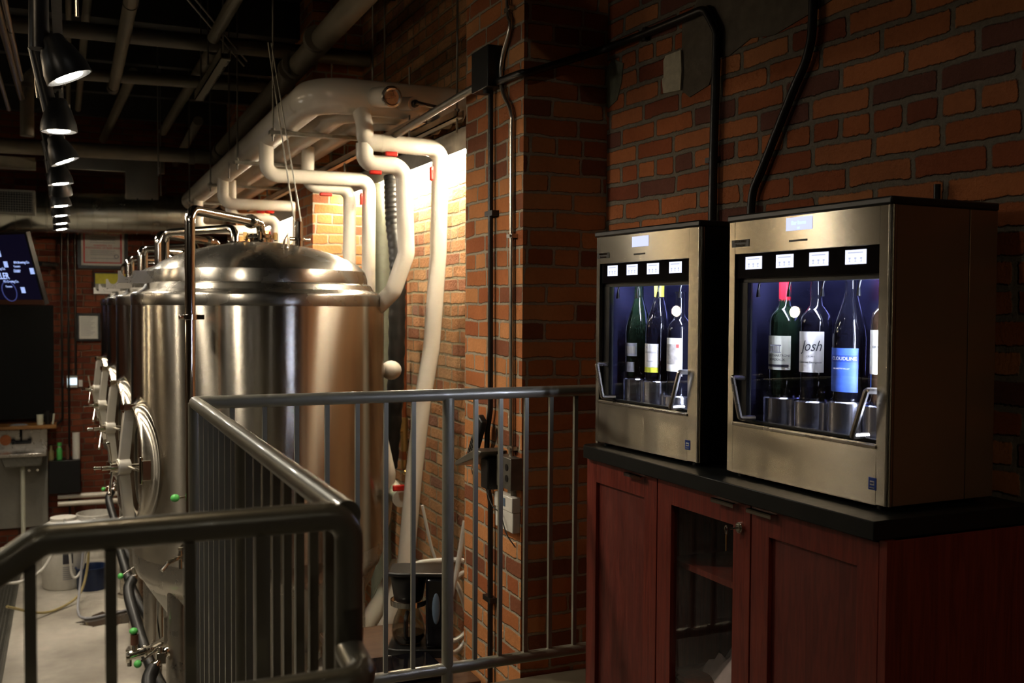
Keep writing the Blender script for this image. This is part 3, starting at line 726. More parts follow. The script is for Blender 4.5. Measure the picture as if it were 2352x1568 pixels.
for y in (5.95, 7.0): MB().cyl((.82,y,2.72), (.82,y,HC), .005, seg=8).build('threaded_rod', K['strut'], pt, world=True)
for k, (a, b_) in enumerate((((.60,5.75,3.0), (1.06,6.75,2.9)), ((.61,5.70,3.02), (1.07,6.70,2.92)))):
    one('bundled_cable', MB().cyl(a, b_, .005, seg=8), K['offwhite'], ('lower' if k == 0 else 'upper')+' of two pale cables slanting under the ceiling behind the perforated channel', 'cable', 'pale ceiling cables')
for x, y, z0, w in ((.78,6.3,2.78,'beside the perforated channel'), (.62,7.9,2.3,'left of the white header'), (.75,9.3,2.3,'far left of the header end'), (1.45,5.1,2.43,'above the header corner'), (1.0,7.0,2.2,'halfway along the header')):
    one('ceiling_rod', MB().cyl((x,y,z0), (x,y,HC), .005, seg=8), K['strut'], 'thin threaded rod hanging from the ceiling ' + w, 'rod')

# ------------------------------------------------------------------ spiral duct
du = thing('spiral_duct', 'large silver spiral duct across the end wall under the ceiling', 'duct', (0, 10.83, 2.25))
mb = MB(); path = []; rr = []
x = -3.2
while x < 1.5:
    for dx, r in ((0,.20), (.003,.209), (.013,.209), (.016,.20), (.128,.20)):
        path.append((x+dx, 10.83, 2.25+.02*(x+dx))); rr.append(r)
    x += .137
mb.ring(path, .2, 40, True, rr).build('duct_barrel', K['galv'], du, world=True)
MB().box((.53,10.68,2.35), (.84,10.98,2.85)).build('riser', K['galv'], du, world=True, bevel=.004)
MB().box((-.05,10.7,2.66), (.90,11.0,2.86)).build('rectangular_branch', K['galv'], du, world=True, bevel=.004)
vn = thing('vent_grille', 'pale framed vent grille with dark mesh on the silver duct', 'vent', (-.42, 10.58, 2.2))
MB().box((-.60,10.56,2.19), (-.27,10.70,2.425)).build('frame', K['strut'], vn, world=True, bevel=.004)
MB().box((-.575,10.552,2.215), (-.295,10.561,2.40)).build('mesh_backing', K['black'], vn, world=True)
mb = MB()
for k in range(13): mb.box((-.57+k*.022, 10.545, 2.215), (-.567+k*.022, 10.55, 2.40))
for k in range(8): mb.box((-.575, 10.544, 2.225+k*.023), (-.295, 10.549, 2.228+k*.023))
mb.build('mesh', K['strut'], vn, world=True)

# ------------------------------------------------------------------ track spotlights
tr = MB().box((-.045, 1.2, 2.415), (-.01, 10.4, 2.44))
one('lighting_track', tr, K['black'], 'long black lighting track carrying the row of spotlights', 'track')
lamp_y = [(3.42,.012), (4.49,-.026), (5.41,-.004), (6.41,-.03), (6.98,-.033), (7.83,-.035), (8.67,-.04), (9.49,-.04), (10.2,-.044)]
ords = ['nearest and largest looking', 'second', 'third', 'fourth', 'fifth', 'sixth', 'seventh', 'eighth', 'farthest and lowest looking']
TILT = [24, 2, 22, 8, 3, 8, 8, 8, 10]
def make_spot():
    t = thing('track_spotlight', '', 'spotlight', (0, 0, 2.42))
    MB().box((-.02,-.05,-.05), (.02,.05,.0)).cyl((0,0,-.05), (0,0,-.12), .008).build('driver_box', K['black'], t, bevel=.004)
    MB().tube([(-.05,0,-.11), (-.052,0,-.2), (-.045,0,-.26)], .006, seg=8).tube([(-.05,0,-.115), (.05,0,-.115), (.052,0,-.2)], .006, seg=8).build('yoke', K['emt'], t)
    return t
for i, (y, x) in enumerate(lamp_y):
    t = make_spot()
    t.location = (x-.03, y, 2.43)
    setp(t, '%s black track spotlight in the row hanging on the left' % ords[i], 'spotlight', 'row of track spotlights')
    h = bpy.data.objects.new('lamp_head', None)
    ti = math.radians(TILT[i])
    rot = Euler((.38 if i == 4 else 0, -ti, 0)).to_matrix()
    sh = MB(); c = V((.03, 0, -.39))
    sh.cyl(V((-.055,0,-.06)), V((-.055,0,-.31)) if i == 0 else V((0,0,-.31)), .027, .030, 20).lathe([(.001,.135),(.03,.132),(.036,.125),(.040,.105),(.050,.09),(.068,.03),(.070,0),(.066,0),(.060,.025),(.045,.04),(.001,.042)], c, 32, rot)
    hd = sh.build('lamp_head', K['black'], t, smooth=40)
    MB().lathe([(.001,.001),(.040,.001),(.043,.006),(.001,.009)], c, 24, rot).build('lens', K['lamp'], hd)
    ld = bpy.data.lights.new('spot_light', 'SPOT'); ld.energy = 60 if i else 48; ld.color = (1, .87, .68); ld.spot_size = math.radians(125); ld.spot_blend = .8; ld.shadow_soft_size = .045
    lo = bpy.data.objects.new('spot_light', ld); C.objects.link(lo)
    lo.location = V(t.location)+c+rot @ V((0,0,-.008))
    aim = V((.62, .05, -1)) if i else V((.75, .1, -1))
    lo.rotation_euler = aim.to_track_quat('-Z', 'Y').to_euler()

# ------------------------------------------------------------------ tv and end wall
tv = thing('flat_screen_tv', 'tilted flat screen tv showing pale blue text at the left edge', 'television', (-.21, 10.6, 1.34))
ux = V((.64, -.77, 0)).normalized()          # along the screen towards the right
nn = V((-.77, -.64, -.30)).normalized()
nn = (nn - ux*nn.dot(ux)).normalized()       # facing out of the screen
uz = ux.cross(nn); uz = -uz if uz.z < 0 else uz
BRc = V((-.212, 10.6, 1.355))
TM = Matrix(((ux.x, -nn.x, uz.x, BRc.x), (ux.y, -nn.y, uz.y, BRc.y), (ux.z, -nn.z, uz.z, BRc.z), (0,0,0,1)))   # local x right, y into the set, z up
MB().at(TM).box((-1.15, 0, -.01), (.025, .05, .70)).build('casing', K['black'], tv, world=True, bevel=.004)
MB().at(TM).box((-1.13, -.002, .045), (.0, .001, .68)).build('screen', K['tvblack'], tv, world=True)
MB().at(TM).box((-1.14, -.003, -.005), (.02, .001, .042)).build('bezel', K['rust'], tv, world=True, bevel=.002)
rotT = (TM.to_3x3() @ Euler((PI/2,0,0)).to_matrix()).to_euler()
def tvt(s, x, z, size, m='tvtext', **k):
    p = TM @ V((x, -.004, z)) - V(tv.location)
    return text('screen_text', s, size, K[m], tv, p, rotT, **k)
def tvbar(x0, z0, x1, z1, m='tvtext'):
    MB().at(TM).box((x0, -.0045, z0), (x1, -.003, z1)).build('screen_text', K[m], tv, world=True)
for x, z, w in ((-.62,.56,.30), (-.56,.455,.32), (-.50,.352,.33), (-.36,.225,.36), (-.09,.41,.33)):
    tvt('IPA Brewing Co.' if w > .31 else 'Pale Ale', x-.05 if x > -.2 else x, z, .032)
for x, z in ((-.66,.33), (-.17,.382), (-.18,.345), (-.19,.332), (-.36,.185)): tvt('Toronto', x-.05, z-.01, .026)
for x, z in ((-.42,.52), (-.36,.415), (-.02,.345), (-.215,.16)):
    for k in range(5): tvbar(x-.035, z-.012*k, x+.02, z-.012*k+.007)
tvt('ILLER', -.46, .278, .088, 'tvtext', sx=.9)
MB().at(TM).torus((-.42,-.005,.13), .10, .003, (0,1,0), 30).build('screen_logo', K['tvdim'], tv, world=True)
MB().at(TM).prism([(-.70,.64),(-.67,.64),(-.66,.50),(-.59,.40),(-.60,.36),(-.78,.36),(-.79,.40),(-.71,.50)], -.0035, -.002, 'y').build('screen_flask', K['tvdim'], tv, world=True)
one('tv_bracket', MB().tube([(-.25,10.95,1.75), (-.1,11.3,1.75), (-.12,11.8,1.75)], .025, .05), K['black'], 'black arm bracket carrying the tilted tv', 'bracket')
one('chalkboard', MB().box((-2.2,11.70,.15), (-.136,11.74,1.345)), K['chalk'], 'big blank black chalkboard below the tv', 'chalkboard', bevel=.003)
one('chalkboard_shelf', MB().box((-2.2,11.45,.07), (-.115,11.78,.105)), K['board'], 'orange brown wooden shelf under the chalkboard', 'shelf', bevel=.003)
one('paper_cup', MB().lathe([(.001,0),(.030,0),(.034,.105),(.031,.105)], (-.27,11.55,.105), 20), K['cream'], 'cream paper cup on the wooden shelf', 'cup')
one('black_tumbler', MB().lathe([(.001,0),(.026,0),(.040,.14),(.037,.14)], (-.195,11.55,.105), 20), K['black'], 'black tapered tumbler on the wooden shelf', 'cup')
one('marker_pen', MB().cyl((-.150,11.55,.105), (-.138,11.56,.215), .009), K['cream'], 'cream marker leaning beside the black tumbler', 'marker')
one('chalk_cloth', MB().sphere((-.47,11.55,.105), .04, 14, (2.2,.8,.45)), K['inkgrey'], 'grey folded cloth lying on the wooden shelf', 'cloth')
one('sink_panel', MB().box((-1.6,11.77,-1.0), (-.205,11.799,.09)), K['frp'], 'pale grey wall panel behind the hand sink', 'panel')
sk = thing('hand_sink', 'stainless hand sink with a black gooseneck tap on the grey panel', 'sink', (-.43, 11.5, -1.1))
MB().box((-.68,11.35,-.20), (-.206,11.76,-.165)).build('rim', K['sat'], sk, world=True, bevel=.006)
MB().prism([(-.64,-.2),(-.235,-.2),(-.26,-.30),(-.60,-.31)], 11.4, 11.7, 'y').build('basin', K['strut'], sk, world=True, bevel=.01)
MB().box((-.68,11.70,-.17), (-.206,11.76,.04)).build('backsplash', K['sat'], sk, world=True, bevel=.003)
MB().tube([(-.452,11.66,-.08), (-.452,11.66,.05), (-.452,11.55,.06), (-.452,11.5,-.01)], .010, .04, 10).cyl((-.54,11.66,-.085), (-.36,11.66,-.085), .017).cyl((-.545,11.64,-.07), (-.51,11.64,-.07), .022).cyl((-.39,11.64,-.07), (-.355,11.64,-.07), .022).build('tap', K['black'], sk, world=True)
MB().cyl((-.435,11.5,-.31), (-.435,11.5,-1.2), .022).build('waste_pipe', K['cream'], sk, world=True)
for x in (-.38, -.30): MB().cyl((x,11.7,-.38), (x,11.63,-.38), .013).build('shutoff_valve', K['pol'], sk, world=True)
one('soap_disc', MB().cyl((-.60,11.69,-.06), (-.60,11.695,-.06), .055, seg=24), K['copper'], 'copper coloured round splash plate on the sink backsplash', 'disc')
one('supply_box', MB().box((-.194,11.55,-.63), (.112,11.79,-.285)), K['black'], 'black box fixed to the end wall beside the sink', 'box', bevel=.004)
one('paper_roll', MB().cyl((.073,11.67,-.285), (.073,11.67,-.01), .037, seg=24), K['paper'], 'tall white paper roll standing on the black box', 'paper roll')
bt = thing('spray_bottle', 'green plastic bottle standing on the black box', 'bottle', (-.09, 11.66, -.285))
MB().lathe([(.001,0),(.028,0),(.028,.10),(.02,.13)], (0,0,0), 20).build('bottle_body', K['green'], bt)
MB().cyl((0,0,.13), (0,0,.145), .016).build('neck', K['white'], bt); MB().cyl((0,0,.145), (0,0,.18), .022).build('cap', K['green'], bt)
one('small_bottle', MB().lathe([(.001,0),(.02,0),(.022,.10),(.01,.14),(.01,.16),(.001,.16)], (-.012,11.66,-.285), 18), K['rust'], 'small reddish bottle between the green one and the paper roll', 'bottle')
one('soap_dispenser', MB().lathe([(.001,0),(.026,0),(.026,.09),(.012,.11),(.012,.15),(.001,.15)], (-.17,11.66,-.285), 18), K['yellowtube'], 'clear yellowish bottle at the left end of the black box', 'bottle')
th = thing('touch_thermostat', 'white wall controller with a glowing pale blue screen on the end wall', 'thermostat', (.038, 11.78, .46))
MB().box((-.014,11.76,.465), (.091,11.80,.593)).build('housing', K['white'], th, world=True, bevel=.003)
MB().box((-.006,11.756,.497), (.085,11.761,.567)).build('display', K['stat'], th, world=True)
one('light_switch', MB().box((.104,11.775,.473), (.142,11.80,.544)), K['white'], 'small white switch plate beside the glowing controller', 'switch', bevel=.002)
def frame(name, x0, z0, x1, z1, bw, label, mt, cat='poster'):
    t = thing(name, label, cat, ((x0+x1)/2, 11.78, z0))
    MB().box((x0-bw,11.76,z0-bw), (x1+bw,11.795,z0)).box((x0-bw,11.76,z1), (x1+bw,11.795,z1+bw)).box((x0-bw,11.76,z0), (x0,11.795,z1)).box((x1,11.76,z0), (x1+bw,11.795,z1)).build('frame', K['black'], t, world=True, bevel=.003)
    MB().box((x0,11.775,z0), (x1,11.79,z1)).build('sheet', K[mt], t, world=True)
    return t
fr = frame('framed_notice', .138, 1.775, .57, 2.17, .035, 'framed white notice with a red border under the silver duct', 'paper')
fl = V(fr.location)
for a, b_ in (((.160,1.80),(.174,2.17)), ((.530,1.80),(.544,2.17)), ((.160,1.80),(.544,1.812))):
    MB().box((a[0],11.770,a[1]), (b_[0],11.776,b_[1])).build('red_border', K['redink'], fr, world=True)
rf = (PI/2, 0, 0)
text('notice_text', 'WARNING TO ADULTS', .036, K['redink'], fr, V((.353,11.77,2.115))-fl, rf)
text('notice_text', 'WARNING TO', .028, K['redink'], fr, V((.353,11.77,1.99))-fl, rf)
text('notice_text', 'PURCHASERS OF BEER WINE', .027, K['redink'], fr, V((.353,11.77,1.963))-fl, rf)
for z in (2.08,2.06,2.045,2.02,1.93,1.91,1.89,1.85): MB().box((.23,11.772,z), (.48,11.776,z+.004)).build('notice_line', K['inkgrey'], fr, world=True)
MB().torus((.49,11.771,1.875), .02, .004, (0,1,0), 18).build('seal', K['inkgrey'], fr, world=True)
f2 = frame('framed_poster', .275, 1.52, .60, 1.69, .012, 'yellow poster with a grey lower half below the red bordered notice', 'yellow')
MB().box((.275,11.77,1.52), (.60,11.776,1.58)).build('grey_half', K['frp'], f2, world=True)
f3 = frame('framed_licence', .112, .985, .30, 1.237, .025, 'white typed sheet in a black frame beside the farthest tank', 'paper')
for k in range(12): MB().box((.13,11.77,1.21-k*.017), (.27-.02*(k % 3),11.774,1.213-k*.017)).build('typed_line', K['inkgrey'], f3, world=True)
for x, y, lb in ((-.057,11.74,'left'), (.007,11.74,'middle'), (.075,11.74,'right')):
    zb = {-.057:.12, .007:-1.0, .075:.6}[x]
    pts = [(x,y,2.5), (x,y,zb)]
    if x < 0: pts += [(x-.14,y,zb-.09)]
    one('end_conduit', MB().tube(pts, .012, .08, 10), K['black_pipe'], '%s of three dark conduits running down the end wall' % lb, 'conduit', 'dark conduits on the end wall')
for z, lb in ((-.672,'upper'), (-.75,'lower')):
    one('drain_pipe', MB().tube([(-.11,11.62,z), (1.6,11.60,z-.015)], .026, seg=16), K['jacket'], '%s of two white drain pipes low on the end wall' % lb, 'pipe', 'white drain pipes')
# menu wall strip/black area right of TV
# ------------------------------------------------------------------ brewery floor items
wb = thing('white_drum', 'tall white plastic drum with a printed label on the brewery floor', 'drum', (-.05, 9.95, FL))
MB().lathe([(.001,0),(.165,0),(.178,.02),(.185,.50),(.170,.56),(.11,.60),(.11,.63),(.001,.635)], (0,0,0), 40).build('body', K['paper'], wb, smooth=40)
for k, (z0, z1, m) in enumerate(((.36,.395,'ink'), (.24,.34,'ink'), (.10,.22,'inkgrey'))):
    mb = MB(); n = 8
    a0, a1 = math.radians(-92), math.radians(-65)
    if k == 2:
        for r in range(7):
            zz = z0+r*.018
            mb.add([(.1865*math.cos(a0+(a1-a0)*i/n), .1865*math.sin(a0+(a1-a0)*i/n), zz+h) for h in (0,.007) for i in range(n+1)], [(i,i+1,n+2+i,n+1+i) for i in range(n)])
    else: mb.add([(.1865*math.cos(a0+(a1-a0)*i/n), .1865*math.sin(a0+(a1-a0)*i/n), h) for h in (z0,z1) for i in range(n+1)], [(i,i+1,n+2+i,n+1+i) for i in range(n)])
    mb.build('label_print', K[m], wb)
bk = one('blue_tub', MB().lathe([(.001,.012),(.125,.012),(.138,.20),(.146,.205),(.146,.213),(.134,.213),(.128,.2),(.118,.02),(.001,.02)], (.185,9.78,FL-.012), 44), K['navy'], 'round navy blue plastic tub on the brewery floor', 'tub')
pb = thing('white_pail', 'white pail with an open rim showing just above the near rail', 'pail', (.245, 11.0, FL))
MB().lathe([(.001,0),(.150,0),(.170,.37),(.178,.37),(.180,.40),(.187,.405),(.187,.445),(.182,.45),(.172,.45),(.155,.03),(.001,.03)], (0,0,0), 48).build('body', K['white'], pb, smooth=40)
MB().tube([(.17,0,.39), (.17,-.12,.27), (0,-.2,.22), (-.17,-.12,.27), (-.17,0,.39)], .003, .1, 6).build('bail_handle', K['emt'], pb)
kg = thing('brown_drum', 'dark brown drum standing beside the tank legs', 'drum', (.56, 8.05, FL))
MB().lathe([(.001,0),(.12,0),(.135,.03),(.135,.14),(.142,.16),(.142,.52),(.135,.54),(.135,.66),(.12,.70),(.001,.70)], (0,0,0), 36).build('body', K['kegblk'], kg, smooth=40)
MB().torus((0,0,.17), .143, .008).torus((0,0,.53), .143, .008).build('hoop', K['rust'], kg)
# tubing over the drum
hosepts = {
 'thick clear tubing looping from the left toward the white drum': ([(-1.0,9.0,-.55), (-.52,9.3,-.95), (-.25,9.4,-.93), (-.12,9.45,-.75), (-.06,9.4,-.52)], .013, 'offwhite'),
 'yellowed tubing lying on the floor in front of the white drum': ([(-.45,8.7,-1.0), (-.22,9.0,-1.16), (-.05,9.2,-1.18), (.08,9.35,-1.12), (.14,9.45,-.93), (.16,9.4,-.62)], .011, 'yellowtube'),
 'clear tubing hanging straight down in front of the drum label': ([(-.04,9.5,-.5), (.0,9.5,-.8), (.015,9.5,-.98), (.05,9.5,-1.02), (.10,9.52,-.95), (.13,9.5,-.8), (.2,9.4,-.5)], .011, 'offwhite'),
 'grey hose curling on the floor below the blue tub': ([(.12,9.3,-.6), (.08,9.2,-1.0), (.06,9.0,-1.18), (.12,8.8,-1.188), (.3,8.85,-1.188), (.6,9.0,-1.188)], .011, 'inkgrey')}
for lb, (pts, r, m) in hosepts.items():
    one('tubing', MB().ring(curve(pts, 8), r, 10), K[m], lb, 'tube', 'plastic tubing on the brewery floor')
pu = MB(); n = 26
pu.prism([(.33+.26*math.cos(2*PI*i/n)*(1+.25*math.sin(3.1*i)), 8.75+.20*math.sin(2*PI*i/n)*(1+.3*math.cos(2.3*i))) for i in range(n)], FL, FL+.002)
pm = mat('wet_floor_stain', (.05,.04,.03), .06, spec=.8)
one('floor_puddle', pu, pm, 'dark wet puddle on the concrete beside the tanks', 'puddle')
gr = MB().box((-.63,2.5,FL), (-.61,10.7,FL+.006)).box((-.445,2.5,FL), (-.425,10.7,FL+.006))
for k in range(200): gr.box((-.61, 6.2+k*.0225, FL), (-.445, 6.21+k*.0225, FL+.005))
for k in range(6): gr.box((-.59+k*.027, 6.2, FL+.001), (-.584+k*.027, 10.7, FL+.006))
one('floor_grate', gr, K['strut'], 'long metal drain grate set in the floor at the lower left', 'grate')
one('drain_channel', MB().box((-.61,6.2,FL+.0002), (-.445,10.7,FL+.0012)), K['black'], 'dark drain channel under the floor grate', 'drain')
# valve manifold near the front tank leg
vm_ = thing('valve_manifold', 'bright steel valve with a green knob before the tank legs at bottom left', 'valve', (.29, 4.75, -.3))
MB().tube([(.235,4.75,-.215), (.33,4.76,-.20), (.45,4.85,-.17)], .020, .03, 14).cyl((.262,4.75,-.225), (.262,4.75,-.12), .012).cyl((.225,4.75,-.215), (.24,4.75,-.215), .03).cyl((.30,4.755,-.207), (.312,4.757,-.205), .03).cyl((.24,4.75,-.26), (.24,4.75,-.2), .010).build('valve_body', K['pol'], vm_, world=True, bevel=.001)
MB().cyl((.262,4.75,-.165), (.262,4.75,-.12), .017).build('stem_sleeve', K['rust'], vm_, world=True)
MB().sphere((.258,4.75,-.105), .019, 14, (1,1,.8)).build('knob', K['green'], vm_, world=True, label='light green knob')

# ------------------------------------------------------------------ coffee bench
bn = thing('utility_bench', 'brown topped bench behind the railing under the coffee maker', 'bench', (1.3, 4.1, FL))
MB().box((1.02,3.62,-.15), (1.47,4.44,-.115)).build('bench_top', K['oakshelf'], bn, world=True, bevel=.003)
for x in (1.05, 1.44):
    for y in (3.66, 4.40): MB().box((x-.02,y-.02,FL), (x+.02,y+.02,-.15)).build('leg', K['strut'], bn, world=True)
cm = thing('coffee_maker', 'black drip coffee maker with a glass carafe behind the railing', 'coffee maker', (1.335, 4.06, -.115), math.radians(-24))
cm.scale = (1, 1, 1)
# local: front (carafe) toward -x, column toward +x
MB().prism([(.17*math.cos(a)*.9-.0 if False else x_, y_) for x_, y_ in [(-.10,-.085),(-.06,-.10),(.14,-.10),(.16,-.08),(.16,.08),(.14,.10),(-.06,.10),(-.10,.085)] for a in (0,)], 0, .035).build('base_plate', K['black'], cm, bevel=.004)
MB().box((.06,-.09,.035), (.155,.09,.33)).build('water_tank', K['blackgloss'], cm, bevel=.012)
MB().lathe([(.001,.0),(.055,.0),(.062,.01),(.075,.09),(.078,.10),(.075,.115),(.001,.118)], (-.02,0,.215), 32).build('brew_basket', K['black'], cm)
MB().lathe([(.076,.0),(.077,.022),(.073,.022)], (-.02,0,.198), 32).build('steel_band', K['pol'], cm)
MB().prism([(-.10,-.075),(-.05,-.09),(.15,-.09),(.155,.09),(-.05,.09),(-.10,.075)], .333, .352).build('lid', K['black'], cm, bevel=.006)
ca = MB().lathe([(.001,.0),(.055,.0),(.068,.02),(.072,.05),(.062,.10),(.046,.135),(.044,.150),(.041,.150),(.059,.10),(.069,.05),(.065,.022),(.054,.003),(.001,.003)], (-.02,0,.038), 36).build('carafe', K['potglass'], cm, smooth=60)
MB().lathe([(.001,.004),(.053,.004),(.064,.022),(.066,.04),(.001,.04)], (-.02,0,.038), 36).build('coffee_level', K['coffee'], ca)
MB().tube([(-.02,-.045,.175), (-.02,-.105,.17), (-.02,-.105,.09), (-.02,-.07,.07)], .009, .02, 10).build('carafe_handle', K['black'], ca)
MB().sphere((.105,-.092,.205), .02, 16, (.85,.3,3.3)).build('water_gauge', K['bluegrey'], cm, label='blue grey water gauge')
one('serving_tray', MB().box((1.06,3.66,-.115), (1.36,3.95,-.085)), K['blackgloss'], 'glossy black tray on the bench in front of the coffee maker', 'tray', bevel=.006)
lc = MB().tube([(1.36,3.70,-.09), (1.38,3.66,-.15), (1.37,3.64,-.5)], .003, .02, 6)
one('power_cord', lc, K['offwhite'], 'thin white cord hanging off the bench edge', 'cord')
one('label_tag', MB().box((1.21,3.97,-.1148), (1.30,4.02,-.108)), K['paper'], 'small white plastic scoop tray beside the coffee maker foot', 'tray')
# clear hose coils behind the bench by the wall
hs = [([(1.557,4.6,.39), (1.60,4.6,.2), (1.64,4.6,.05), (1.66,4.55,-.3)], .007),
      ([(1.72,4.45,.33), (1.68,4.45,.1), (1.63,4.45,-.15), (1.63,4.45,-.5), (1.66,4.45,-.9)], .012),
      ([(1.40,4.5,.05), (1.48,4.5,.13), (1.60,4.5,.14), (1.74,4.5,.12), (1.80,4.5,.0), (1.76,4.5,-.2), (1.66,4.5,-.25), (1.62,4.5,-.1), (1.70,4.5,.05), (1.80,4.5,.08)], .012),
      ([(1.44,4.55,.0), (1.55,4.55,.10), (1.70,4.55,.03), (1.78,4.55,-.22), (1.70,4.55,-.33), (1.60,4.55,-.2), (1.66,4.4,-.5), (1.70,4.3,-.9)], .012)]
for k, (p, r) in enumerate(hs):
    one('clear_hose', MB().ring(curve(p, 10), r, 10), K['offwhite'], ['thin clear hose slanting down from the white pipe', 'clear hose hanging straight down beside the pillar', 'uppermost coil of clear hose behind the coffee maker', 'lower coil of clear hose behind the coffee maker'][k], 'hose', 'clear hoses behind the coffee maker')

# ------------------------------------------------------------------ conduits and boxes on pillar and wall
XP = 1.497
c1 = thing('black_conduit', 'thick black conduit bending from the pillar box over brick to the left wine dispenser', 'conduit', (1.85, 2.65, 1.6))
MB().tube([(1.476,3.52,2.185), (1.476,3.288,2.172), (1.50,3.286,2.175), (1.80,3.286,2.287), (XW(3.04,.02),3.04,2.289), (XW(2.72,.02),2.70,2.287), (XW(2.64,.02),2.64,2.20), (XW(2.65,.02),2.65,1.83), (XW(2.655,.02),2.655,1.4)], .0135, .05, 14).build('pipe_run', K['black_pipe'], c1, world=True)
MB().cbox((XW(2.66,.012), 2.665, 1.809), (.02,.055,.016)).build('strap', K['black_pipe'], c1, world=True)
MB().cbox((XW(3.04,.012), 3.04, 2.289), (.02,.02,.045)).build('strap', K['black_pipe'], c1, world=True)
c2 = thing('black_conduit', 'black conduit slanting down the brick wall to the right wine dispenser', 'conduit', (1.86, 2.3, 1.5))
p2 = [(2.215,2.75),(2.222,2.19),(2.238,2.05),(2.30,1.95),(2.42,1.755),(2.46,1.69),(2.47,1.60),(2.47,1.4)]
MB().ring(curve([(XW(y,.02), y, z) for y, z in p2], 6), .0125, 14).build('pipe_run', K['black_pipe'], c2, world=True)
bx = thing('junction_box', 'dark square junction box high on the side of the brick pillar', 'junction box', (1.47, 3.58, 2.14))
MB().box((1.435,3.50,2.165), (1.497,3.665,2.32)).build('box_body', K['black'], bx, world=True, bevel=.003)
MB().cyl((1.463,3.57,2.165), (1.463,3.57,2.15), .017).build('coupling', K['black_pipe'], bx, world=True)
one('flex_conduit', MB().tube([(1.463,3.665,2.20), (1.455,3.78,2.195), (1.42,4.75,2.15), (1.42,4.95,2.15)], .015, .03, 12), K['strut'], 'grey conduit running back from the junction box below the header pipes', 'conduit')
vc = thing('black_conduit', 'straight black conduit running down the lit side of the pillar', 'conduit', (1.475, 3.56, -.3))
MB().tube([(1.478,3.574,2.17), (1.478,3.56,.95), (1.478,3.59,.87), (1.478,3.60,.70), (1.478,3.555,.6), (1.478,3.545,-.5)], .0105, .06, 12).build('pipe_run', K['black_pipe'], vc, world=True)
for z in (1.70, .221): MB().box((1.468,3.53,z-.01), (1.497,3.605,z+.01)).build('strap', K['black_pipe'], vc, world=True)
sc_ = thing('silver_conduit', 'slim silver conduit with an offset bend on the pillar side', 'conduit', (1.48, 3.38, .8))
MB().ring(curve([(1.484,3.432,3.0), (1.484,3.43,2.47), (1.484,3.403,2.37), (1.484,3.475,2.27), (1.484,3.488,2.20), (1.484,3.46,2.13), (1.484,3.387,2.045), (1.484,3.385,1.9), (1.484,3.372,.9), (1.484,3.371,.80)], 8), .009, 12).build('pipe_run', K['emt'], sc_, world=True)
for z, y in ((2.43,3.42), (1.603,3.385), (.83,3.372)): MB().box((1.474,y-.03,z-.007), (1.497,y+.02,z+.007)).cyl((1.474,y-.018,z), (1.468,y-.018,z), .005).build('strap', K['emt'], sc_, world=True)
jb = thing('junction_box', 'dark steel outlet box at railing height on the pillar', 'junction box', (1.47, 3.36, .68))
MB().box((1.45,3.30,.685), (1.497,3.43,.80)).build('box_body', K['strut'], jb, world=True, bevel=.002)
for z in (.725,.765): MB().cyl((1.45,3.335,z), (1.448,3.335,z), .013, seg=18).build('knockout', K['black'], jb, world=True)
MB().box((1.475,3.355,.64), (1.497,3.385,.687)).build('outlet_sleeve', K['frp'], jb, world=True)
tm = thing('room_thermostat', 'white thermostat with a grey display on the pillar behind the balusters', 'thermostat', (1.48, 3.39, .54))
MB().box((1.462,3.315,.60), (1.497,3.48,.655)).build('upper_case', K['white'], tm, world=True, bevel=.003)
MB().box((1.466,3.318,.525), (1.497,3.478,.60)).build('lower_cover', K['white'], tm, world=True, bevel=.003)
MB().box((1.4605,3.375,.615), (1.4625,3.435,.645)).build('display', K['bluegrey'], tm, world=True)
ph = thing('cordless_phone', 'black cordless phone with grey keypad leaning on its bracket on the pillar', 'phone', (1.43, 3.63, .75))
ax = V((0, -.15, .22)).normalized(); q = V((0,0,1)).rotation_difference(ax).to_matrix()
MB().cbox((1.44,3.60,.84), (.026,.05,.20), q).build('handset', K['black'], ph, world=True, bevel=.006)
MB().cbox((1.426,3.625,.80), (.004,.042,.10), q).build('keypad', K['strut'], ph, world=True, bevel=.001)
for r in range(5):
    for c in range(3):
        pp = V((1.4235,3.625,.80)) + q @ V((0, (c-1)*.012, (r-2)*.017))
        MB().cbox(pp, (.003,.008,.009), q).build('key', K['black'], ph, world=True)
pk = thing('phone_cradle', 'dark metal bracket tray holding the cordless phone', 'bracket', (1.45, 3.55, .72))
MB().prism([(3.72,.728),(3.70,.722),(3.48,.785),(3.44,.81),(3.50,.815),(3.70,.742)], 1.39, 1.497, 'x').build('tray', K['strut'], pk, world=True, bevel=.003)
MB().box((1.43,3.47,.66), (1.497,3.54,.78)).build('adapter', K['black'], pk, world=True, bevel=.006)
MB().torus((1.43,3.60,.71), .028, .002, (1,0,.2), 24).build('key_ring', K['emt'], pk, world=True)
one('thin_cable', MB().ring(curve([(1.45,3.55,.67), (1.452,3.47,.60), (1.452,3.40,.585), (1.455,3.345,.52), (1.47,3.30,.48)], 6), .0025, 6), K['black'], 'thin black cable crossing the white thermostat', 'cable')
one('loose_cable', MB().ring(curve([(XW(1.70,.004),1.70,1.545), (XW(1.66,.006),1.662,1.54), (XW(1.655,.006),1.655,1.47), (XW(1.68,.004),1.68,1.40), (XW(1.71,.004),1.71,1.36)], 6), .0025, 6), K['inkgrey'], 'thin pale cable on the wall right of the large wine dispenser', 'cable')
one('metal_stub', MB().cyl((XW(1.78,.02),1.80,1.50), (XW(1.78,.02),1.80,1.64), .008), K['black_pipe'], 'short dark rod rising behind the right wine dispenser', 'rod')

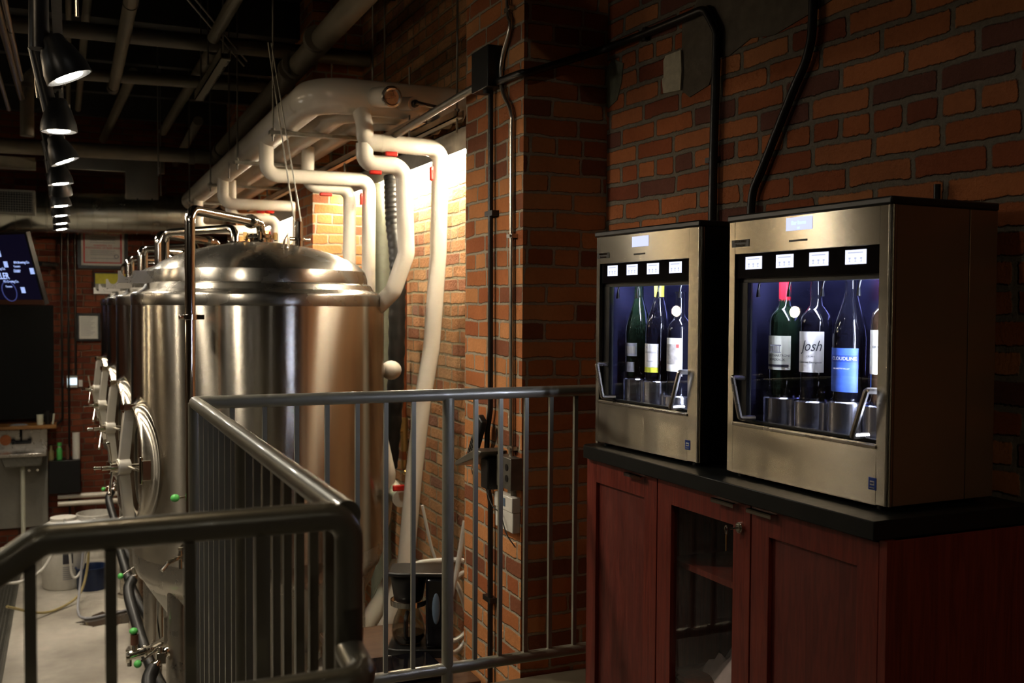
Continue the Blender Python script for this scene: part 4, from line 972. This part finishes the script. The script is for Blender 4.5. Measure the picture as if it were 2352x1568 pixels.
# ------------------------------------------------------------------ cabinet
AG = math.atan2(-1.2119, .0102)
cabL = V((1.4545, 2.7485, 0))
ct = thing('countertop', 'matte black countertop under the two wine dispensers', 'countertop', cabL, AG)
MB().prism([(-.005,.0),(1.212,.0),(1.212,.02),(1.214,.455),(-.03,.455),(-.03,.02)], .881, .92).build('slab', K['counter'], ct, bevel=.002)
cb = thing('wine_cabinet', 'dark red mahogany cabinet with panelled and glass doors below the dispensers', 'cabinet', cabL, AG)
y0 = .022
mb = MB().box((-.02,y0+.02,.0), (-.002,.44,.88)).box((1.206,y0,.0), (1.226,.44,.88)).box((-.02,.42,0), (1.22,.44,.88)).box((-.02,y0+.03,.05), (1.22,.44,.07)).box((-.02,y0+.03,.86), (1.22,.44,.88))
mb.box((.376,y0+.03,.05), (.390,.43,.88)).box((.788,y0+.03,.05), (.802,.43,.88))
mb.build('carcass', K['mahog'], cb)
def shaker(x0, x1, z0, z1, px0, px1, pz1, panel=True):
    y = y0; yb = y0+.02; pz0 = z0+.065
    m = MB().box((x0,y,z0), (px0,yb,z1)).box((px1,y,z0), (x1,yb,z1)).box((px0,y,pz1), (px1,yb,z1)).box((px0,y,z0), (px1,yb,pz0))
    d = m.build('door', K['mahog'], cb, bevel=.0012)
    if panel: MB().box((px0-.004,y+.011,pz0-.004), (px1+.004,y+.017,pz1+.004)).build('door_panel', K['mahog_dk'], d)
    else: MB().box((px0-.004,y+.010,pz0-.004), (px1+.004,y+.014,pz1+.004)).build('glass_pane', K['glass'], d)
    return d
dA = shaker(-.02, .3805, .06, .875, .038, .316, .81)
dB = shaker(.3855, .792, .06, .875, .452, .727, .815, False)
dC = shaker(.797, 1.204, .06, .875, .861, 1.145, .813)
for d, a, b_ in ((dA,.232,.327), (dB,.656,.748), (dC,.793+.005,.889)):
    MB().box((a,y0-.018,.868), (b_,y0+.004,.8715)).box((a,y0-.018,.8615), (b_,y0-.0165,.8715)).build('edge_pull', K['pol'], d)
lk = MB().cyl((.757,y0+.002,.815), (.757,y0-.008,.815), .0135, seg=24).cyl((.757,y0-.008,.815), (.757,y0-.011,.815), .009, seg=20).build('lock', K['pol'], dB, bevel=.001)
one_k = thing('cabinet_key', 'small brass key and ring hanging in the lock of the glass door', 'key', cabL, AG)
MB().cyl((.757,y0-.010,.815), (.748,y0-.026,.812), .0022).torus((.738,y0-.030,.808), .0105, .0014, (.4,1,0)).build('key_bow', K['pol'], one_k)
MB().box((.7385,y0-.031,.757), (.7405,y0-.0295,.798)).build('key_tag', K['brass'], one_k)
MB().box((.392,y0+.04,.640), (.786,.36,.656)).build('shelf', K['mahog'], cb)
MB().box((.392,y0+.04,.330), (.786,.42,.345)).build('shelf', K['mahog_dk'], cb)
# contents on the lower shelf
rc = AG; M4 = Matrix.Translation(cabL) @ Matrix.Rotation(AG, 4, 'Z')
cl = MB(); nx, ny = 22, 14
vs = []; fs = []
for i in range(nx):
    for j in range(ny):
        u, w = i/(nx-1), j/(ny-1)
        edge = min(u, 1-u, w, 1-w)
        z = .346 + min(1, edge*6)*(.028+.03*abs(math.sin(u*9+w*5))*abs(math.cos(w*7-u*4))+.02*random.random())
        vs.append(M4 @ V((.42+u*.27+.02*math.sin(w*8), .12+w*.2+.015*math.sin(u*9), z)))
for i in range(nx-1):
    for j in range(ny-1): fs.append((i*ny+j, (i+1)*ny+j, (i+1)*ny+j+1, i*ny+j+1))
cl.add(vs, fs)
one('crumpled_cloth', cl, K['cloth'], 'crumpled pinkish white cloth inside the glass door cabinet', 'cloth')
one('cardboard_box', MB().at(M4).box((.56,.33,.346), (.775,.415,.45)), K['kraft'], 'tan cardboard box behind the cloth in the glass door cabinet', 'box')

# ------------------------------------------------------------------ wine dispensers
def make_dispenser(W, dep, loc, rz, label, off, slots, side):
    t = thing('wine_dispenser', label, 'wine dispenser', loc, rz, 'wine dispensers on the black counter')
    H = .627; zb = 0
    ox0, ox1, oz0, oz1 = off       # door opening
    mb = MB()
    T = .012
    mb.box((0,0,zb), (ox0,T,H)).box((ox1,0,zb), (W,T,H)).box((ox0,0,oz1), (ox1,T,H)).box((ox0,0,zb), (ox1,T,oz0))
    fp = mb.build('front_panel', K['steel'], t, bevel=.001)
    # rounded vertical corner strip
    MB().cyl((W,.010,zb), (W,.010,H), .010, seg=20).build('corner_trim', K['steel'], t)
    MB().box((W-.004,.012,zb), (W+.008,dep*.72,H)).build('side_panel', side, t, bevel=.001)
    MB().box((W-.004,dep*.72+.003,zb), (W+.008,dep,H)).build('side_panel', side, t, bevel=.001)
    MB().box((0,.012,zb), (.008,dep,H)).box((0,dep-.008,zb), (W,dep,H)).box((0,.012,zb), (W,dep,zb+.01)).build('housing', K['black'], t)
    MB().box((-.004,-.006,H), (W+.012,dep,H+.017)).build('lid', K['black'], t, bevel=.004)
    for x in (.03, W-.03):
        for y in (.03, dep-.03): MB().cyl((x,y,-.012), (x,y,0), .014).build('foot', K['rubber'], t)
    # cavity
    wl = .012
    MB().box((ox0-.002,dep-.06,oz0-.01), (ox1+.002,dep-.05,oz1)).build('cavity_back', K['cavityback'], t)
    MB().box((ox0-.008,.012,oz0-.01), (ox0,dep-.05,oz1)).box((ox1,.012,oz0-.01), (ox1+.006,dep-.05,oz1)).box((ox0,.012,oz0-.012), (ox1,dep-.05,oz0-.002)).box((ox0,.012,oz1), (ox1,dep-.05,oz1+.006)).build('cavity_lining', K['cavity'], t)
    # upper black fascia with small screens
    fz0 = .486
    MB().box((ox0,.006,fz0), (ox1,.030,oz1)).build('fascia', K['blackgloss'], t)
    MB().box((ox0,.016,fz0-.011), (ox1,.05,fz0)).build('fascia_lip', K['black'], t)
    for i, (a, b_) in enumerate(slots):
        s = MB().box((a,.0045,.5075), (b_,.0065,.5385)).build('bottle_screen', K['screen2'], t)
        for k in range(3):
            cx = a+(b_-a)*(.22+.28*k)
            MB().box((cx-.003,.004,.5125), (cx+.003,.0046,.514)).box((cx-.0008,.004,.514), (cx+.0008,.0046,.5185)).box((cx-.003,.004,.5185), (cx+.003,.0046,.522)).build('glass_icon', K['scrgrey'], s)
        MB().box((a+.008,.004,.531), (b_-.008,.0046,.5335)).build('screen_line', K['scrgrey'], s)
    # ledge
    MB().box((ox0,-.003,oz0-.010), (ox1,.02,oz0-.003)).build('door_sill', K['sat'], t, bevel=.001)
    # glass door
    MB().box((ox0+.034,.022,oz0+.004), (ox1-.004,.025,fz0-.012)).build('door_glass', K['glass'], t)
    MB().box((ox0,.014,oz0), (ox0+.034,.03,fz0-.01)).box((ox0,.014,oz0-.002), (ox1,.03,oz0+.006)).build('door_frame', K['black'], t, bevel=.001)
    # led
    MB().box((ox0+.03,.036,.522), (ox1-.02,.056,.53)).build('hidden_led', K['disp_led'], t)
    MB().box((ox1-.006,.034,oz0+.03), (ox1-.002,.048,.47)).build('hidden_led', K['disp_led'], t)  # added strip on the right jamb, out of sight, lights the bottle labels
    # handles
    for p in (((.010,.236),(.022,.238),(.0415,.143),(.030,.140)), ):
        d = -.022
        pp = [(ox0+.024,.022,.238), (ox0+.024,d,.240), (ox0+.056,d,.142), (ox0+.056,.022,.140)]
        MB().tube(pp, .0068, .004, 8).build('door_handle', K['sat'], t)
        pp = [(ox1-.008,.022,.238), (ox1-.008,d,.240), (ox1-.046,d,.140), (ox1-.046,.022,.140)]
        MB().tube(pp, .0068, .004, 8).build('door_handle', K['sat'], t)
    return t
def disp_details(t, scr, slot, logo, nsf):
    sc = MB().box((scr[0],-.0015,scr[1]), (scr[2],.001,scr[3])).build('display', K['screen'], t)
    MB().box((slot[0],-.001,slot[1]-.0022), (slot[2],.001,slot[1]+.0022)).build('card_slot', K['black'], t)
    lg = MB().box((logo[0],-.0015,logo[1]), (logo[2],.001,logo[3])).build('name_plate', K['black'], t)
    cx = (logo[0]+logo[2])/2; zc = (logo[1]+logo[3])/2
    text('plate_text', 'NAPA WINE', .0082, K['pol'], lg, (cx,-.0022,zc+.0045), shear=.3)
    text('plate_text', 'Technology', .0076, K['pol'], lg, (cx,-.0022,zc-.0045), shear=.3)
    nb = MB().box((nsf-.011,-.001,.030), (nsf+.011,.001,.056)).build('nsf_sticker', K['bluedk'], t, bevel=.0008)
    MB().box((nsf-.006,-.0016,.040), (nsf+.006,.0,.049)).build('sticker_white', K['paper'], nb)
    text('sticker_text', 'NSF', .006, K['bluedk'], nb, (nsf,-.0022,.0445))
    text('sticker_text', 'CERTIFIED', .003, K['paper'], nb, (nsf,-.0018,.0345))
    return sc
D1loc = V((1.533, 2.122, .932)); D1rz = math.radians(-87.907)
D2loc = V((1.4945, 2.752, .932)); D2rz = math.radians(-85.906)
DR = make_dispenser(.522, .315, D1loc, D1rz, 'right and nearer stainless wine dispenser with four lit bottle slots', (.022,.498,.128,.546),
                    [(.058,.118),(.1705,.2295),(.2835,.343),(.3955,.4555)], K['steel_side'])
s = disp_details(DR, (.211,.592,.297,.622), (.221,.5685,.281), (.011,.564,.077,.5815), .4895)
text('display_text', 'Bar Items', .0125, K['scrtext'], s, (.254,-.0022,.609)); text('display_text', 'OK', .006, K['scrtext'], s, (.254,-.0022,.597))
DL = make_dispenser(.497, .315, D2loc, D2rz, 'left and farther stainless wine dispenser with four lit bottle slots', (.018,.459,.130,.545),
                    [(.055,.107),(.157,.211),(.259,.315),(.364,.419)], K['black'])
disp_details(DL, (.192,.588,.272,.618), (.201,.567,.257), (.006,.562,.071,.5785), .462)
def M_(t): return WM(t)
def lift_cup(t, x, y, z, r, label):
    o = thing('lift_cup', label, 'cup', WM(t) @ V((x, y, .119)), t.rotation_euler[2], 'steel lift cups in the dispensers')
    h = z-.119
    MB().lathe([(.001,0),(r,0),(r,h-.003),(r-.003,h),(r-.012,h),(.001,h-.001)], (0,0,0), 40).build('cup_body', K['cup'], o, smooth=40)
    return o
def arc_label(o, r, w, z0, z1, mt, name='label', face=-PI/2, parent=None, d=.0006):
    n = 10; a = w/r/2; mb = MB(); rr = r+d
    mb.add([(rr*math.cos(face-a+2*a*i/n), rr*math.sin(face-a+2*a*i/n), z) for z in (z0, z1) for i in range(n+1)], [(i,i+1,n+2+i,n+1+i) for i in range(n)])
    return mb.build(name, mt, parent or o)
BORD = [(.001,0),(.034,0),(.0375,.006),(.0375,.185),(.034,.202),(.022,.218),(.0150,.228),(.0140,.29),(.0150,.291),(.0150,.298),(.001,.298)]
BURG = [(.001,0),(.036,0),(.0405,.006),(.0405,.145),(.038,.165),(.028,.20),(.019,.23),(.0145,.25),(.0140,.29),(.0150,.291),(.0150,.298),(.001,.298)]
def wine(t, x, y, z, prof, mt, label, cap=None, face=-PI/2, zs=1):
    o = thing('wine_bottle', label, 'bottle', WM(t) @ V((x, y, z)), t.rotation_euler[2], 'wine bottles in the dispensers')
    MB().lathe([(r, zz*zs) for r, zz in prof], (0,0,0), 36).build('bottle_glass', K[mt], o, smooth=50)
    if cap: MB().lathe([(.0148,.228*zs),(.0150,.29*zs),(.0156,.291*zs),(.0156,.2985*zs),(.001,.299*zs)], (0,0,0), 24).build('foil_cap', K[cap], o)
    return o
FA = math.radians(-76)     # labels are turned a little towards the left
def lab_text(o, par, s, size, mt, z, r, shear=0, dx=0.0, face=FA, sx=1.0):
    t = text('label_text', s, size, K[mt], par, (0, 0, 0), (0, 0, 0), .0001, shear, sx=1)
    for v in t.data.vertices:        # wrap the lettering round the bottle
        a = face + (v.co.x*sx+dx)/r; rr = r+.0014+v.co.z
        v.co = (rr*math.cos(a), rr*math.sin(a), z+v.co.y)
    return t
Dp = .105
# right dispenser
xs = [.088, .2, .313, .426]
zc = [.192, .192, .200, .200]
names = ['leftmost', 'second from left', 'third from left', 'rightmost']
for x, z, nm in zip(xs, zc, names): lift_cup(DR, x, Dp, z, .051, '%s steel lift cup inside the right wine dispenser' % nm)
b1 = wine(DR, xs[0], Dp, zc[0], BORD, 'bottleg', 'wine bottle with a red foil neck and castle drawing label, leftmost in right dispenser', 'foilred')
L_ = arc_label(b1, .0375, .078, .068, .152, K['cream'], face=FA)
lab_text(b1, L_, 'LES CHARTRONS', .0078, 'ink', .103, .0375, 0, .008); lab_text(b1, L_, 'BORDEAUX', .0078, 'ink', .093, .0375, 0, .004)
arc_label(b1, .0375, .068, .075, .081, K['ink'], 'label_band', FA, L_, .0012)
mbx = MB()
for k in range(6): mbx.box((-.012+k*.005, 0, .112), (-.010+k*.005, .0002, .126+.003*(k % 2)))
mbx.box((-.015, 0, .110), (.018, .0002, .112)).box((-.014, 0, .127), (.018, .0002, .130))
ch = mbx.build('castle_print', K['inkgrey'], L_); ch.rotation_euler = (0, 0, FA+PI/2); ch.location = (.039*math.cos(FA), .039*math.sin(FA), 0)
b2 = wine(DR, xs[1], Dp, zc[1], BORD, 'bottle', 'wine bottle with a plain white label and script name, second in the right dispenser')
L_ = arc_label(b2, .0375, .082, .068, .165, K['paper'], face=FA)
lab_text(b2, L_, 'Josh', .036, 'ink', .130, .0375, .35, .010, sx=.8); lab_text(b2, L_, 'CELLARS', .005, 'ink', .106, .0375, 0, .010)
lab_text(b2, L_, 'Cabernet Sauvignon', .0072, 'ink', .092, .0375, .3, .006)
b3 = wine(DR, xs[2], Dp, zc[2], BURG, 'bottle', 'slope shouldered bottle with a blue misty hills label in the right dispenser')
L_ = arc_label(b3, .0405, .080, .022, .122, K['bluelab'], face=FA)
arc_label(b3, .0405, .080, .090, .106, K['bluedk'], 'hill_print', FA, L_, .0009)
lab_text(b3, L_, 'CLOUDLINE', .0110, 'paper', .098, .0412, dx=.006); lab_text(b3, L_, 'WILLAMETTE VALLEY', .0045, 'paper', .075, .0412)
b4 = wine(DR, xs[3], Dp, zc[3], BORD, 'bottleb', 'wine bottle with a tall cream label, rightmost and half hidden in the right dispenser')
L_ = arc_label(b4, .0375, .080, .068, .165, K['cream'], face=FA)
lab_text(b4, L_, 'KIRKHAM', .0085, 'ink', .128, .0375)
for x in xs:
    n_ = thing('pour_nozzle', '%s black pour nozzle under the screens of the right dispenser' % names[xs.index(x)], 'nozzle', WM(DR) @ V((x-.035,.05,.44)), D1rz, 'pour nozzles')
    MB().cyl((0,0,0), (0,0,.018), .0055, .0035, 12).build('tip', K['black'], n_)
    MB().tube([(0,0,.016), (.003,0,.03), (.012,0,.05)], .0028, seg=8).build('feed_tube', K['black'], n_)
# left dispenser
xs2 = [.080, .182, .286, .390]
zc2 = [.197, .196, .160, .150]
for x, z, nm in zip(xs2, zc2, names):
    if nm == 'rightmost': continue
    lift_cup(DL, x, Dp, z, .047, '%s steel lift cup inside the left wine dispenser' % nm)
c1_ = wine(DL, xs2[0]-.003, Dp, zc2[0], BURG, 'bottleg', 'slim bottle with a small grey square label, left one in the left dispenser', zs=.98)
L_ = arc_label(c1_, .0405, .05, .068, .108, K['inkgrey'], face=FA)
arc_label(c1_, .0405, .038, .076, .098, K['frp'], 'label_print', FA, L_, .0012); arc_label(c1_, .0405, .035, .02, .05, K['inkgrey'], 'back_label', FA)
c2_ = wine(DL, xs2[1], Dp, zc2[1], BURG, 'bottle', 'bottle with a white label and yellow lower band, middle one in the left dispenser', 'yelabel')
L_ = arc_label(c2_, .0405, .056, .040, .110, K['paper'], face=FA)
arc_label(c2_, .0405, .056, .025, .040, K['yelabel'], 'yellow_band', FA); lab_text(c2_, L_, 'Chardonnay', .0085, 'inkgrey', .085, .0405, .3); lab_text(c2_, L_, 'SONOMA', .0055, 'inkgrey', .058, .0405)
lab_text(c2_, L_, 'o', .010, 'bluedk', .10, .0405, dx=-.015)
c3_ = wine(DL, xs2[2], Dp, zc2[2], BORD, 'bottle', 'bottle with an ornate picture label, rightmost in the left dispenser')
L_ = arc_label(c3_, .0375, .060, .070, .166, K['cream'], face=FA)
arc_label(c3_, .0375, .044, .090, .148, mat('engraved_picture_print', (.22,.20,.17), .6, var=.9, scale=55), 'picture_print', FA, L_, .0010)
arc_label(c3_, .0375, .050, .076, .086, K['paper'], 'ribbon_print', FA, L_, .0014); arc_label(c3_, .0375, .046, .150, .160, K['paper'], 'ribbon_print', FA, L_, .0014)
arc_label(c3_, .0375, .008, .138, .148, K['redink'], 'red_seal', FA+.5, L_, .0016)
for i, x in enumerate(xs2):
    n_ = thing('pour_nozzle', '%s black pour nozzle under the screens of the left dispenser' % names[i], 'nozzle', WM(DL) @ V((x-.035,.05,.44)), D2rz, 'pour nozzles')
    MB().cyl((0,0,0), (0,0,.018), .0055, .0035, 12).build('tip', K['black'], n_)
    MB().tube([(0,0,.016), (.003,0,.03), (.012,0,.05)], .0028, seg=8).build('feed_tube', K['black'], n_)

# ------------------------------------------------------------------ jar pendants known from their reflection, then added unseen spotlights
def pendant(loc, label):
    t = thing('jar_pendant', label, 'lamp', loc)
    MB().cyl((0,0,.13), (0,0,HC-loc[2]), .004, seg=8).build('cord', K['black'], t)
    MB().lathe([(.001,.13),(.03,.13),(.035,.10),(.001,.10)], (0,0,0), 20).build('socket', K['black'], t)
    MB().sphere((0,0,.02), .045, 20, (1,1,1.2)).build('bulb', K['bulb'], t)
    MB().lathe([(.09,-.09),(.1,-.08),(.1,.10),(.092,.10),(.092,-.08)], (0,0,0), 28).build('glass_jar', K['glass'], t)
pendant((-3.85, 7.6, 1.30), 'glass jar pendant with a warm bulb, nearer of two over the side bar')
pendant((-3.85, 8.55, 1.30), 'glass jar pendant with a warm bulb, farther of two over the side bar')
def added_spot(loc, aim, e, where, col=(1,.76,.48), size=100, soft=.11, blend=.8):  # spotlight put in out of view to brighten chosen surfaces
    t = thing('added_spotlight', 'added unseen fill spotlight ' + where, 'spotlight', loc)
    MB().lathe([(.001,.15),(.04,.15),(.05,.02),(.05,0),(.046,0),(.045,.02)], (0,0,0), 20).cyl((0,0,.15), (0,0,HC-loc[2]), .01).build('lamp_head', K['black'], t)
    MB().cyl((0,0,.006), (0,0,.008), .042, seg=20).build('lens', K['lamp'], t)
    l = bpy.data.lights.new('added_light', 'SPOT'); l.energy = e; l.color = col; l.spot_size = math.radians(size); l.spot_blend = blend; l.shadow_soft_size = soft
    lo = bpy.data.objects.new('added_light', l); C.objects.link(lo); lo.location = V(loc)+V((0,0,-.01))
    lo.rotation_euler = (V(aim)-V(loc)).to_track_quat('-Z', 'Y').to_euler()
added_spot((-2.3, 5.93, 2.5), (1.8, 2.4, 1.2), 26, 'over the side bar, nearer of two', size=70)  # this and the next added for a glow on the steel fronts
added_spot((-2.3, 6.95, 2.5), (1.8, 2.9, 1.2), 20, 'over the side bar, farther of two', size=70)
added_spot((.7, -1.6, 2.7), (1.85, 1.45, 1.0), 22, 'behind the viewer beside the right wall', size=25)  # added to brighten the dispenser side and the wall edge
added_spot((-1.1, -.9, 2.8), (.3, 1.35, .85), 3.5, 'behind the viewer on the left', size=30)  # added low fill for the near posts and rails
added_spot((-1.3, 2.2, 2.75), (1.15, 4.9, 2.4), 26, 'over the stairs aimed at the header pipes', size=36)  # added to brighten the white header pipes
added_spot((.15, 1.75, 3.3), (.15, 1.9, 0), 20, 'above the head of the stairs', size=62)  # added to light the rails from above
for k, y in enumerate((3.4, 5.2, 7.2, 9.2)):  # unseen row added for tank streaks and a brighter floor
    added_spot((-1.75, y, 2.5), (.25, y+.5, -.8), 100, 'over the brewery aisle, number %s from the stairs' % ('one', 'two', 'three', 'four')[k], col=(1,.87,.68), size=66, soft=.06)
for k, y in enumerate((4.6, 7.4)):  # unseen pair added for more thin streaks on the tanks
    added_spot((-3.7, y, 2.6), (.3, y, .6), 55, 'over the bar on the far side, number %s' % ('one', 'two')[k], col=(1,.87,.68), size=60, soft=.05)

w = bpy.data.worlds.new('world'); SC.world = w; w.use_nodes = True
w.node_tree.nodes['Background'].inputs[0].default_value = (1, .78, .5, 1); w.node_tree.nodes['Background'].inputs[1].default_value = .002
SC.view_settings.view_transform = 'Standard'; SC.view_settings.look = 'None'; SC.view_settings.gamma = 1; SC.view_settings.exposure = 0
SC.view_settings.use_curve_mapping = False
SC.cycles.max_bounces = 6; SC.cycles.glossy_bounces = 4; SC.cycles.diffuse_bounces = 3; SC.cycles.transparent_max_bounces = 8
SC.cycles.use_adaptive_sampling = True; SC.cycles.adaptive_threshold = .04; SC.cycles.adaptive_min_samples = 20
SC.cycles.caustics_reflective = False; SC.cycles.caustics_refractive = False
SC.cycles.sample_clamp_indirect = 4
